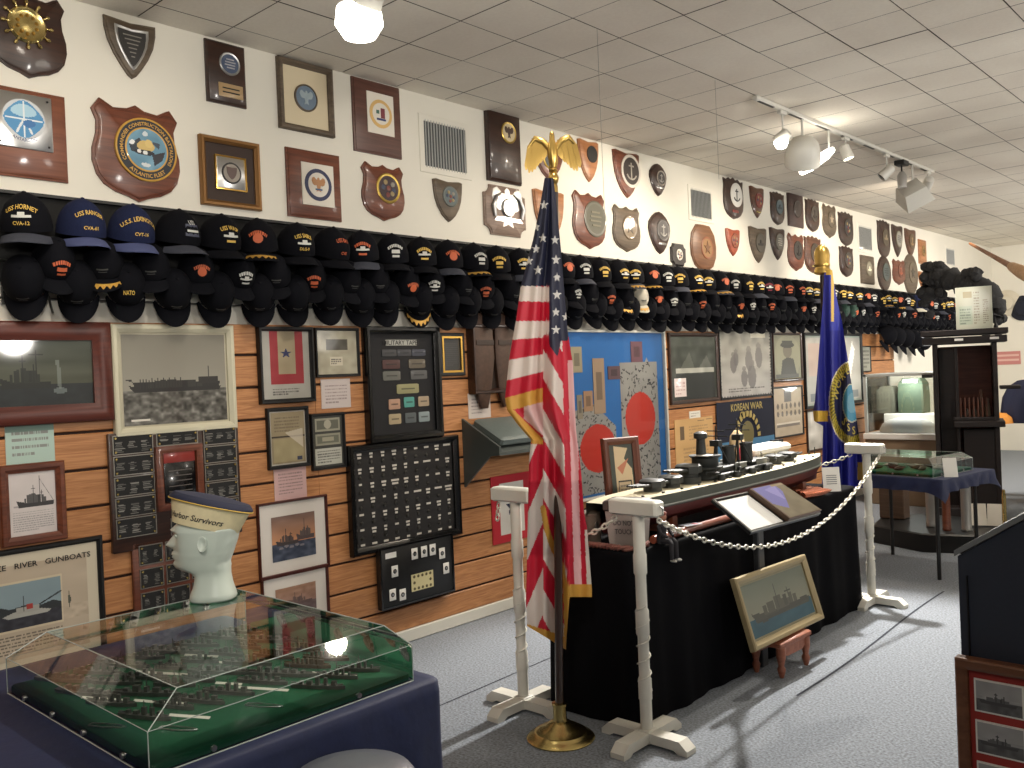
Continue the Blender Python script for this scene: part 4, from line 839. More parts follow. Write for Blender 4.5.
def folding_table(name, label, x0, x1, y0, y1, zt, legs=BLACK, rot=0, cx=0, cy=0):
    t = thing(name, label, 'table', ((x0+x1)/2, (y0+y1)/2, 0), (0, 0, rot)); w, d = x1-x0, y1-y0
    m = MB(); m.bbox((0, 0, zt-.018), (w, d, .03), colm((120, 110, 96)), .004); m.build('tabletop', t)
    for a in (-1, 1):
        for b in (-1, 1):
            m = MB(); m.tube([(a*(w/2-.05), b*(d/2-.06), 0), (a*(w/2-.05), b*(d/2-.06), zt-.033)], .013, legs, 10); m.build('leg', t)
    return t
TX0, TX1, TY0, TY1 = -2.61, -2.13, 2.985, 5.33
folding_table('display_table', 'long display table hidden under the black cloth, carrying the ship model', TX0+.03, TX1-.04, TY0+.04, TY1-.04, TZ-.006)
drape('tablecloth', 'floor-length black cloth on the long ship model table', TX0, TX1, TY0, TY1, TZ, 0, BLKCLOTH, .009, cr=.05, flare=.02)
# ---------------------------------------------------------------- battleship model
SX, SY0, SY1 = -2.335, 3.03, 5.29; SL = SY1-SY0; BE = .128
ship = thing('battleship_model', 'long grey battleship model with red underside on the black-draped table', 'ship model', (SX, SY0, TZ+.045))
def hw(u):    # half beam along length 0..1
    return BE*(max(0, 1-abs(2*u-.96)**3.2 if u > .48 else 1-(abs(2*u-.96)/1.02)**4))**.6+.004
DK = .142
def deckz(u): return DK+.006*max(0, u-.6)/.4
hull = MB(); lo = []; 
for lay, (za, zb, wa, wb, mm) in enumerate(((0, .04, .35, .86, REDP), (.04, .085, .86, 1., REDP), (.085, .088, 1.0, 1.01, BLACK), (.088, 1., 1.01, 1.0, HULLG))):
    rings = []
    n = 40
    for s in (1, -1):
        g = []
        for z_, w_ in ((za, wa), (zb, wb)):
            g.append([(s*hw(i/n)*w_*(1 if z_ > .08 else .95), (i/n)*SL if w_ > .9 else SL*(.03+.94*i/n), deckz(i/n) if z_ == 1. else z_) for i in range(n+1)])
        b0 = g[0]+g[1]; f = [(i, i+1, n+2+i, n+1+i) if s > 0 else (i+1, i, n+1+i, n+2+i) for i in range(n)]
        hull.add(b0, f, mm)
hull.build('hull', ship, 50)
dk = MB(); n = 40; v = []
for i in range(n+1): v += [(hw(i/n), i/n*SL, deckz(i/n)), (-hw(i/n), i/n*SL, deckz(i/n))]
dk.add(v, [(2*i, 2*i+2, 2*i+3, 2*i+1) for i in range(n)], DECKC)
for k in range(14): u = .04+.066*k; dk.box((hw(u)*.7, u*SL, deckz(u)+.004), (.010, .010, .008), GUN)
dk.build('deck', ship)
rl = MB(); rl.tube([(hw(i/40)+.002, i/40*SL, DK-.046) for i in range(1, 40)], .004, colm((130, 134, 128)), 6); rl.build('rubbing_strip', ship)
def turret(u, dz, s, d, nb=3):
    b = MB(); b.lathe([(.055*s, 0), (.055*s, .02)], GUN, 20); b.plate([(-.06*s, -.05*s), (.06*s, -.05*s), (.075*s, .02*s), (.045*s, .07*s), (-.045*s, .07*s), (-.075*s, .02*s)], [(0, .02), (0, .05*s+.01), (.012, .06*s+.01)], GUN)
    o = b.build('turret', ship); o.location = (0, u*SL, deckz(u)+dz); o.rotation_euler = (0, 0, PI if d < 0 else 0)
    for k in range(nb): q = MB(); q.tube([((k-(nb-1)/2)*.032*s, .05*s, .04*s), ((k-(nb-1)/2)*.032*s, .21*s, .05*s)], [.010*s, .007*s], GUN, 8); q.build('barrel', o)
    return o
turret(.19, 0, .78, -1); turret(.258, 0, .78, -1); turret(.33, .032, .85, -1); turret(.80, .0, .72, 1); turret(.73, .0, .72, 1)
br_ = MB(); br_.lathe([(.06, 0), (.06, .042)], GUN, 20, (0, .33*SL, DK-.01)); br_.build('barbette', ship)
def blk(name, u, dx, dz, sx, sy, sz, mm=GUN):
    b = MB(); b.bbox((dx, u*SL, DK+dz+sz/2), (sx, sy, sz), mm, .006); return b.build(name, ship)
blk('superstructure', .53, 0, 0, .16, .56, .03); blk('superstructure', .46, 0, .03, .13, .26, .03); blk('superstructure', .62, 0, .03, .10, .2, .025)
for (u, r_, h_, z_) in ((.40, .07, .055, .01), (.40, .088, .016, .06), (.40, .066, .05, .07), (.40, .08, .012, .12)):
    b = MB(); b.lathe([(r_*.9, 0), (r_, .008), (r_, h_)], GUN, 24, (0, u*SL, DK+z_-.01)); b.build('bridge_deck', ship)
b = MB(); b.lathe([(.026, 0), (.022, .08), (.034, .085), (.034, .108), (.016, .118)], GUN, 14, (0, .385*SL, DK+.125)); b.build('fire_control_tower', ship)
b = MB(); b.bbox((0.03, .375*SL, DK+.126), (.07, .06, .006), WHITE, .002); b.build('bridge_roof', ship)
for u in (.505, .59):
    b = MB(); b.lathe([(.034, 0), (.034, .085), (.038, .087), (.038, .1), (.031, .1), (.031, .085)], GUN, 20, (0, u*SL, DK+.05), sc=(.85, 1.2, 1)); b.build('funnel', ship)
for u, hh in ((.55, .28), (.45, .26)):
    b = MB(); yy = u*SL; b.tube([(0, yy, DK+.05), (0, yy, DK+hh)], [.008, .003], GUN, 8)
    for s in (-1, 1): b.tube([(s*.05, yy+.05, DK+.05), (0, yy, DK+hh*.75)], .004, GUN, 6)
    b.tube([(-.07, yy, DK+hh*.8), (.07, yy, DK+hh*.8)], .003, GUN, 6); b.tube([(-.05, yy, DK+hh*.9), (.05, yy, DK+hh*.9)], .003, GUN, 6); b.box((0, yy, DK+hh*.66), (.05, .04, .03), GUN); b.build('mast', ship)
rg = random.Random(4)
for k in range(9):
    s = 1 if k % 2 else -1; u = .36+.035*k; b = MB(); b.lathe([(.02, 0), (.02, .016), (.014, .028)], GUN, 12); b.tube([(0, 0, .018), (s*.045, .0, .024)], .003, GUN, 6); o = b.build('small_gun', ship); o.location = (s*.095, u*SL, DK+.002)
for k in range(26):
    u = rg.uniform(.37, .70); q_ = rg.uniform(.012, .03); b = MB(); b.bbox((0, 0, q_/2), (rg.uniform(.014, .03), rg.uniform(.016, .04), q_), GUN, .003); b.tube([(0, 0, q_), (0, rg.uniform(-.01, .01), q_+.03)], .002, GUN, 5); o = b.build('deck_fitting', ship); o.location = (rg.uniform(-.1, .1), u*SL, DK+rg.choice([.0, .03, .03]))
for k in range(3):
    b = MB(); b.loft([[(x*.018*w_, yy, .02+z_*.016) for x, z_ in ((-1, 1), (-.7, -.3), (0, -1), (.7, -.3), (1, 1))] for yy, w_ in ((-.06, .1), (-.035, .8), (0, 1), (.035, .8), (.06, .1))], colm((110, 112, 106))); o = b.build('ship_boat', ship); o.location = (.075 if k != 1 else -.075, (.50+.05*k)*SL, DK+.03)
for u in (.2, .5, .8): b = MB(); b.loft([[(x, u*SL+dy, z_) for x, z_ in ((-.10, -.044), (.10, -.044), (.10, .03), (.05, .0), (-.05, 0), (-.10, .03))] for dy in (-.02, .02)], REDW); b.build('cradle', ship)
for u in (.93, .965): b = MB(); b.tube([(0, u*SL, deckz(u)), (0, u*SL, deckz(u)+.045)], .003, GUN, 6); b.build('jackstaff', ship)
# things on the ship table
def rope(pts, r, m, n=10, tw=70, amp=.35):
    b = MB(); P = [Vector(p) for p in pts]
    for ph in (0, PI): 
        Q = []
        for i, p in enumerate(P):
            t_ = (P[min(i+1, len(P)-1)]-P[max(i-1, 0)]).normalized(); a = t_.cross(Vector((0, 0, 1))).normalized(); c_ = Vector((0, 0, 1)); an = ph+i*.9; Q.append(tuple(p+(a*math.cos(an)+c_*math.sin(an))*r*.5))
        b.tube(Q, r*.62, m, 6)
    return b
ROPE = mat('pink_brown_rope', (128, 82, 72), .8)
pts = [(-2.58+.0078*k*.66, 3.004, TZ+.014) for k in range(74)]+[(-2.196+.04*math.sin(a), 3.044-.04*math.cos(a), TZ+.014) for a in (.2, .5, .9, 1.3)]+[(-2.152, 3.06+.02*k, TZ+.014) for k in range(5)]
tag(rope(pts, .013, ROPE).build('rope'), 'thick pinkish brown rope along the near edge of the ship model table', 'rope')
COP = mat('copper_wood_rail', (146, 78, 58), .35, coat=.3)
m = MB(); m.tube([(-2.168, 3.20, TZ+.019), (-2.168, 4.50, TZ+.019)], .018, COP, 14)
tag(m.build('wooden_rail'), 'long red-brown wooden rail lying along the front of the ship model', 'rail')
for k in range(3):
    m = MB(); m.lathe([(.018, 0), (.02, .01), (.02, .20), (.012, .25), (.001, .29)], mat('copper', (188, 112, 84), .25, .8), 16); o = m.build('brass_shell'); o.location = (-2.165-.044*k, 4.66+.04*k, TZ+.022); o.rotation_euler = (-R90, 0, -.15+.1*k)
    tag(o, ['copper shell lying nearest the front edge of the black table', 'copper shell lying between two others on the black table', 'copper shell lying nearest the hull on the black table'][k], 'shell', 'copper shells at the far end of the ship table')
t = thing('text_card', 'white card standing at the far front corner of the ship table', 'card', (-2.16, 5.03, TZ), (0, 0, .75)); m = MB(); m.box((0, 0, .07), (.10, .004, .14), WHITE, (-.15, 0, 0)); m.build('sheet', t)
m = MB(); 
for k in range(5): m.box((0, -.0035+.0015*(k-2), .045+.012*k), (.06, .0006, .004), colm((120, 120, 120)), (-.15, 0, 0))
m.build('printed_lines', t)
# do not touch box, bucket, doll, cards
t = thing('grey_box', 'pale grey tapered box lettered DO NOT TOUCH on the near table corner', 'box', (-2.225, 3.105, TZ+.001), (0, 0, .3)); t.scale = (.82, .82, 1.05); BX = mat('grey_box_paint', (150, 142, 136), .6, noise=.04, nscale=20)
m = MB(); m.loft([[(x*a*1.0, y*a*.8, z_) for x, y in ((-1, -1), (1, -1), (1, 1), (-1, 1))] for a, z_ in ((.082, 0), (.098, .15))], BX); m.build('body', t)
m = MB(); m.bbox((0, 0, .172), (.215, .18, .04), colm((66, 58, 54)), .006); m.build('lid', t)
m = MB(); f_ = lambda yy: (lambda a, b: (a, -.0655-.09*(yy+b)-.002, yy+b)); m.text('DO NOT', .028, colm((60, 56, 56)), f_(.095)); m.text('TOUCH', .028, colm((60, 56, 56)), f_(.06)); m.build('lettering', t, 0)
t = thing('metal_bucket', 'grey cylindrical pot behind the striped flag on the near end of the table', 'pot', (-2.43, 3.085, TZ+.001)); t.scale = (.65, .65, .95); m = MB(); m.lathe([(.085, 0), (.088, .004), (.09, .13), (.094, .134), (.094, .14), (.08, .142), (.02, .15), (.001, .15)], mat('pot_metal', (128, 116, 104), .45, .3), 28); m.build('body', t)
m = MB(); m.lathe([(.012, 0), (.016, .01), (.001, .018)], SILVER, 12, (.088, -.02, .09), (0, R90, 0)); m.build('knob', t)
def doll():
    t = thing('sailor_doll', 'small dark sailor doll sitting on the table edge with legs hanging down', 'doll', (-2.128, 3.225, TZ+.004), (0, 0, .0)); DD = mat('doll_uniform', (34, 32, 38), .8); SK = mat('doll_skin', (150, 104, 84), .6)
    t.scale = (1.05,)*3
    m = MB(); m.loft([[(math.cos(a)*rx+ox, math.sin(a)*ry, z_) for a in [k*PI/6 for k in range(12)]] for rx, ry, ox, z_ in ((.018, .024, -.01, 0), (.020, .027, -.012, .02), (.016, .022, -.010, .045), (.019, .030, -.006, .07), (.010, .015, -.004, .082), (.006, .007, -.003, .09))], DD)
    for s in (-1, 1): m.tube([(-.01, s*.012, .01), (.035, s*.014, .014), (.043, s*.016, .005), (.046, s*.018, -.06)], [.012, .011, .0105, .008], DD, 8)
    for s in (-1, 1): m.tube([(-.006, s*.028, .068), (.008, s*.034, .045), (.030, s*.02, .03)], [.008, .007, .006], DD, 8)
    m.build('body', t)
    m = MB(); m.lathe([(.006, 0), (.013, .008), (.0155, .02), (.013, .032), (.006, .038), (.001, .039)], SK, 14, (-.002, 0, .088)); m.lathe([(.003, 0), (.001, .005)], SK, 6, (.013, 0, .106), (0, R90, 0)); m.build('head', t)
    m = MB(); m.lathe([(.017, 0), (.018, .006), (.014, .012), (.001, .014)], colm((120, 60, 50)), 14, (-.003, 0, .117)); m.build('cap', t)
    for s in (-1, 1): m = MB(); m.bbox((.053, s*.018, -.064), (.03, .013, .011), colm((190, 186, 180)), .004); m.build('shoe', t)
doll()
for k, (a, b, rz, cc) in enumerate(((-2.125, 3.36, .2, (200, 190, 190)), (-2.12, 3.50, -.25, (180, 184, 200)))):
    m = MB(); c = Cv(40, 20, cc); c.lines(.1, .2, .9, .8, 3); c.rect(.6, .2, .9, .8, (170, 70, 80)); m.box((0, 0, .001), (.10, .05, .002), WHITE); m.raster(c.img, -.05, -.025, .1, .05, .0026); o = m.build('leaflet', None, 0); o.location = (-2.165, b, TZ+.038); o.rotation_euler = (0, 0, R90+rz); tag(o, ['printed leaflet lying on the wooden rail nearest the sailor doll', 'second printed leaflet on the wooden rail, farther from the sailor doll'][k], 'leaflet')
t = thing('picture_frame', 'brown wooden frame with a torn paper document leaning on the blue flag display', 'picture', (-2.565, 3.54, TZ+.215), (R90-.10, 0, 1.2)); 
def c_torn(w, h):
    c = Cv(w, h, (60, 66, 58)); c.poly([(.22, .02), (.8, .06), (.62, .2), (.92, .35), (.95, 1), (.22, 1)], (212, 190, 152)); c.poly([(.3, .32), (.8, .2), (.5, .42)], (190, 120, 90)); c.rect(.3, .5, .86, .74, (60, 56, 48)); c.rect(.34, .52, .82, .72, (206, 184, 148)); c.lines(.38, .55, .78, .7, 3); return c
fill_frame(t, .205, .42, mat('frame_brown', (98, 54, 38), .4), .035, None, c_torn, .03)
t = thing('storage_box', 'clear plastic box with white lid on the back of the ship table', 'box', (-2.53, 4.93, TZ+.001), (0, 0, 0)); m = MB(); m.loft([[(x*a*.35, y*a*1.0, z_) for x, y in ((-1, -1), (1, -1), (1, 1), (-1, 1))] for a, z_ in ((.19, 0), (.2, .22))], glass('frosted_box', (150, 165, 180), 1, .3)); m.build('body', t)
m = MB(); m.bbox((0, 0, .245), (.16, .44, .05), mat('white_lid', (240, 238, 232), .4), .015); m.build('lid', t)
m = MB(); m.bbox((.0, .08, .11), (.09, .12, .19), colm((170, 110, 70)), .004); m.build('contents', t)
t = thing('headband_bundle', 'white cloth bundle with a red disc leaning beside the clear plastic box', 'cloth', (-2.53, 4.62, TZ+.26)); m = MB(); m.lathe([(.02, -.11), (.075, -.08), (.1, 0), (.08, .09), (.03, .12)], mat('cream_cloth', (196, 170, 130), .85), 20, sc=(.35, .75, 1)); m.build('cloth', t); m = MB(); m.lathe([(.062, 0), (.058, .006), (.001, .01)], mat('red_disc_cloth', (172, 30, 50), .8), 24, (.034, -.0, -.03), (0, R90, 0)); m.build('red_disc', t); m = MB(); m.box((0, 0, -.18), (.05, .06, .15), BLACK); m.build('stand', t)
t = thing('picture_frame', 'small grey-blue frame leaning at the far back of the ship table', 'picture', (-2.565, 5.19, TZ+.14), (R90-.1, 0, 1.3)); fill_frame(t, .1, .28, BLACK, .012, None, lambda w, h: Cv(w, h, (110, 130, 142)).rect(.6, .1, .85, .35, (210, 216, 220)), .02)
# ---------------------------------------------------------------- tilted board on a post
t = thing('display_stand', 'tilted reading board on a grey post in front of the black table', 'stand', (-1.82, 3.55, 0))
F_ = np.array([-1.751, 3.284, .79]); R_ = np.array([-1.709, 3.845, .79]); L_ = np.array([-1.897, 3.24, .92]); B_ = np.array([-1.853, 3.741, .92])
o0 = np.array([-1.82, 3.55, 0]); F_, R_, L_, B_ = F_-o0, R_-o0, L_-o0, B_-o0
nrm = np.cross(R_-F_, L_-F_); nrm = nrm/np.linalg.norm(nrm)
def slab(mb, a, b, c, d, th, m, up=0.):
    P = [a+nrm*up, b+nrm*up, c+nrm*up, d+nrm*up]; mb.loft([[tuple(p-nrm*th) for p in P], [tuple(p) for p in P]], m)
def bil(u, v): return (F_*(1-u)+R_*u)*(1-v)+(L_*(1-u)+B_*u)*v
m = MB(); slab(m, bil(0, 0), bil(1, 0), bil(1, 1), bil(0, 1), .012, BLACK); m.build('board', t, 0)
m = MB()
for a, b, c, d in (((0, 0), (1, 0), (1, .03), (0, .03)), ((0, .97), (.5, .97), (.5, 1), (0, 1)), ((0, 0), (.015, 0), (.015, 1), (0, 1)), ((.985, 0), (1, 0), (1, 1), (.985, 1))): slab(m, bil(*a), bil(*b), bil(*c), bil(*d), .006, colm((150, 150, 146), .4, 1), .007)
m.build('rim', t, 0)
m = MB(); slab(m, bil(.03, .06), bil(.47, .06), bil(.47, .92), bil(.03, .92), .002, mat('bright_sheet', (250, 250, 246), .6), .003); m.build('white_sheet', t, 0)
cv = Cv(60, 50, (96, 84, 56)); cv.noise(.08, 8, 8); cv.poly([(0, 0), (.75, 0), (.72, .25), (.3, .75), (0, .5)], (92, 88, 150)); cv.poly([(.3, .1), (.72, .02), (.5, .5)], (130, 124, 180), .7); cv.rect(0, 0, .03, 1, (110, 90, 70)); cv.rect(.6, 0, 1, .06, (130, 110, 76))
m = MB(); slab(m, bil(.50, .02), bil(.99, .02), bil(.99, 1.0), bil(.50, 1.0), .022, colm((96, 72, 56)), .024); m.raster(cv.img, 0, 0, 1, 1, fn=lambda u, v: tuple(bil(.51+.47*u, .04+.94*v)+nrm*.0255)); m.build('framed_picture', t, 0)
m = MB(); m.bbox((-.265, 0.43, .39), (.03, .06, .78), mat('dark_grey_post', (58, 60, 64), .5), .005); m.build('post', t)
m = MB(); m.loft([[(-.265, .43+q, .74), (-.25, .43+q, .79), (-.03, .05+q, .86), (.0, .05+q, .83)] for q in (-.02, .02)], mat('dark_grey_post', (58, 60, 64), .5)); m.build('arm', t)
# ---------------------------------------------------------------- stool and painting
s0 = thing('wooden_stool', 'small red-brown stool holding up the framed ship painting', 'stool', (-2.0, 4.0, 0), (0, 0, -.05)); SW = wood('stool_wood', (132, 76, 56), (164, 102, 76), .45)
m = MB(); m.bbox((0, 0, .155), (.17, .30, .025), SW, .005); m.build('seat', s0)
for s in (-1, 1): m = MB(); m.loft([[(s*.068+dx, yy, zz) for yy, zz in [(-.13, .143), (.13, .143), (.13, .12), (.07, .092), (-.07, .092), (-.13, .12)]] for dx in (-.006, .006)], SW); m.build('apron', s0)
for a in (-1, 1):
    for b in (-1, 1): m = MB(); m.lathe([(.010, 0), (.016, .02), (.02, .04), (.013, .055), (.017, .075), (.022, .095), (.022, .143)], SW, 14, (a*.066, b*.118, 0)); m.build('leg', s0)
A_ = [atX(747, 654, -1.96), atX(817, 620, -1.96), atX(803, 555, -2.055), atX(733, 578, -2.055)]
c_ = sum(A_)/4; ux = A_[1]-A_[0]; Wd = np.linalg.norm(ux); ux = ux/Wd; uy = (A_[3]-A_[0]); uy = uy-ux*(uy@ux); Hd = np.linalg.norm(uy); uy = uy/Hd; uz = np.cross(ux, uy)
t = thing('picture_frame', 'cream-gold framed battleship painting resting on the small stool', 'picture', c_+np.array([0, 0, .0])); t.rotation_euler = Matrix(((ux[0], uy[0], uz[0]), (ux[1], uy[1], uz[1]), (ux[2], uy[2], uz[2]))).to_euler()
def c_bship(w, h):
    c = Cv(w, h, (120, 124, 110)); c.grad((108, 116, 104), (136, 136, 120), 0, .66); c.noise(.04, 4, 6); c.rect(0, .66, 1, 1, (44, 84, 100)); c.noise(.06, 16, 12, (.66, 1)); c.ship(.05, .98, .76, .6, (72, 74, 68), (86, 86, 78), seed=3); c.poly([(.1, .74), (.95, .6), (.95, .7), (.2, .78)], (66, 68, 64)); return c
CG = mat('cream_gold_frame', (164, 148, 112), .4, .2)
fill_frame(t, Wd, Hd, CG, .035, (150, 146, 122), c_bship, .03, matw=.012, res=90)
# ---------------------------------------------------------------- stanchions
def stanchion(x, y, h, label, lean=0.):
    t = thing('rope_stanchion', label, 'post', (x, y, 0), (0, lean, 0), 'white posts holding the chain'); P = WPAINT
    for k, (dx, dy) in enumerate(((1, 0), (-1, 0), (0, 1), (0, -1))):
        m = MB(); L = .20; m.loft([[(0.032*1, q, z_), (L*s_, q, zz)] for q in (0,) for s_, z_, zz in ((1, 0, 0),)] if 0 else [[(.03, q, .012), (.03, q, .05), (L-.035, q, .05), (L, q, .02), (L, q, 0), (L-.04, q, 0), (L-.06, q, .012)] for q in (-.032, .032)], P)
        o = m.build('foot', t); o.rotation_euler = (0, 0, k*R90)
    m = MB(); m.bbox((0, 0, .031), (.064, .064, .05), P, .003); m.build('hub', t)
    m = MB(); n = 8
    m.lathe([(.024, .05), (.024, .17), (.027, .172), (.027, .25), (.022, .26), (.022, .42), (.027, .43), (.027, .52), (.022, .53), (.022, .66), (.027, .67), (.027, .74), (.024, .75), (.024, h-.055)], P, 16); m.build('post', t)
    m = MB(); m.tube([(.026*math.cos(a), .026*math.sin(a), .2+.011*a) for a in [k*.45 for k in range(70)]], .003, P, 6); m.build('wrapped_cord', t)
    m = MB(); m.bbox((-.01, 0, h-.033), (.225, .07, .062), P, .008); m.build('crossbar', t)
    for s in (-1, 1): m = MB(); m.tube([(s*.09, 0, h-.06+0), (s*.115, 0, h-.055), (s*.115, 0, h-.03), (s*.1, 0, h-.02)], .004, SILVER, 6); m.build('hook', t)
    return t
P1 = (-2.665, 2.879, .975); P2 = (-2.03, 2.90, .96); P3 = (-2.09, 5.385, .97)
stanchion(*P1, 'leftmost white post, near the striped flag on the wall side'); stanchion(*P2, 'front white post beside the brass flag base'); stanchion(*P3, 'far white post at the far corner of the black-draped table')
def chain(a, b, sag, label, link=.034, m=mat('white_plastic_chain', (214, 210, 196), .4)):
    a, b = Vector(a), Vector(b); pts = [a.lerp(b, k/200)+Vector((0, 0, -sag*4*(k/200)*(1-k/200))) for k in range(201)]
    P = [pts[0]]; acc = 0
    for i in range(1, 201):
        acc += (pts[i]-pts[i-1]).length
        if acc >= link*.78: P.append(pts[i]); acc = 0
    t = thing('barrier_chain', label, 'chain', a); mb = MB(); r = .0042
    for i in range(len(P)-1):
        c = (P[i]+P[i+1])/2-a; d = (P[i+1]-P[i]).normalized(); u = d.cross(Vector((0, 0, 1))).normalized(); w = u.cross(d); s = u if i % 2 else w
        L, Wd_ = link*.5, link*.27
        ring_ = [tuple(c+d*(L*math.cos(q))+s*(Wd_*math.sin(q))) for q in [k*PI/5 for k in range(11)]]
        mb.tube(ring_, r, m, 5)
    bpy.data.objects.remove(t); o = mb.build('barrier_chain'); o.location = a; return tag(o, label, 'chain', 'chains between the white posts')
chain((P2[0]+.09, P2[1], .885), (P3[0]+.08, P3[1], .90), .285, 'long white chain sagging from the front post to the far post')
chain((P1[0]+.105, P1[1], .90), (P2[0]-.105, P2[1], .885), .10, 'short white chain passing behind the striped flag')
chain((P1[0]-.10, P1[1], .90), (P1[0]-.12, P1[1]-.0, .80), .0, 'loose chain end hanging from the leftmost post')
chain((P3[0]-.09, P3[1], .90), (-2.62, 5.42, .80), .03, 'short white chain from the far post past the bow of the ship model')
# ---------------------------------------------------------------- American flag
FB = np.array([-2.328, 2.726, 0]); TOP = FB+np.array([.047, .043, 2.19])
fp = thing('flagpole', 'tall dark pole with brass base and spread gold eagle, in front of the ship table', 'flagpole', FB)
m = MB(); m.lathe([(.135, 0), (.138, .006), (.13, .014), (.118, .018), (.105, .03), (.098, .03), (.08, .045), (.06, .052), (.045, .065), (.03, .072), (.027, .085), (.027, .13), (.031, .132), (.031, .142), (.02, .145)], BRASS, 48); m.build('base', fp)
m = MB(); m.tube([(0, 0, .14), (.0235, .0215, 1.1), (.047, .043, 2.19)], .0165, mat('dark_pole', (52, 34, 26), .3, coat=.5), 14); m.build('pole', fp)
E_ = MB(); E_.M = superM((.047, .043, 2.185), (0, 0, YAW), (.62, .62, .95)); EG = mat('eagle_gold', (198, 164, 92), .28, .9)
E_.lathe([(.018, 0), (.026, .005), (.026, .03), (.02, .04), (.03, .05), (.036, .066), (.026, .082), (.015, .09), (.03, .098), (.02, .106)], EG, 20)
E_.loft([[(math.cos(a)*rx, math.sin(a)*ry+oy, z_) for a in [k*PI/6 for k in range(12)]] for rx, ry, oy, z_ in ((.012, .012, 0, .10), (.026, .024, 0, .13), (.034, .03, -.004, .165), (.03, .026, -.006, .20), (.018, .018, -.010, .225), (.017, .019, -.014, .243), (.012, .013, -.016, .256), (.003, .003, -.016, .262))], EG)
E_.lathe([(.006, 0), (.001, .02)], EG, 8, (0, -.03, .243), (R90+.4, 0, 0))
for s in (-1, 1):
    for k in range(7):     # feathers hanging down from a raised wing
        x0 = s*(.03+.019*k); zt = .215+.022*math.sin(k*.6); ln = (.07, .095, .115, .13, .135, .125, .10)[k]
        E_.loft([[(x0+s*w_*.016+s*dd*.03, -.004+.008*(k % 2), zt-ln*dd) for w_ in (-1, 1)]+[(x0+s*w_*.016+s*dd*.03, .006+.008*(k % 2), zt-ln*dd) for w_ in (1, -1)] if dd < .99 else [(x0+s*w_*.004+s*.03, q+.008*(k % 2), zt-ln) for w_, q in ((-1, -.002), (1, -.002), (1, .004), (-1, .004))] for dd in (0, .5, .8, 1)], EG)
    E_.tube([(s*.02, 0, .19), (s*.06, .0, .222), (s*.11, .0, .235), (s*.155, .0, .20)], [.016, .015, .013, .006], EG, 10)
    E_.tube([(s*.014, 0, .14), (s*.018, -.005, .11)], [.01, .008], EG, 8)
E_.loft([[(x, 0.012+y, z_) for x, y in ((-w_, -.004), (w_, -.004), (w_, .004), (-w_, .004))] for w_, z_ in ((.014, .14), (.026, .09), (.03, .06))], EG)
E_.build('gold_eagle', fp)
def interp(tab, y):
    if y <= tab[0][0]: return tab[0][1]
    for (a, b), (c, d) in zip(tab, tab[1:]):
        if y <= c: return b+(d-b)*(y-a)/(c-a)
    return tab[-1][1]
RED, WH, NVY, GD_ = (186, 20, 48), (212, 200, 192), (24, 28, 54), (200, 150, 62)
LT = [(176, 545), (200, 541), (240, 533), (285, 521), (320, 516), (360, 509), (398, 505), (410, 507), (425, 518), (440, 531), (460, 529), (530, 527.5), (600, 526), (645, 528)]
RT = [(176, 553), (200, 556), (250, 561), (330, 567.5), (365, 573), (430, 576), (470, 581), (512, 584), (528, 587), (590, 592), (645, 592)]
w0, w1, v0, v1 = 500, 596, 174, 648
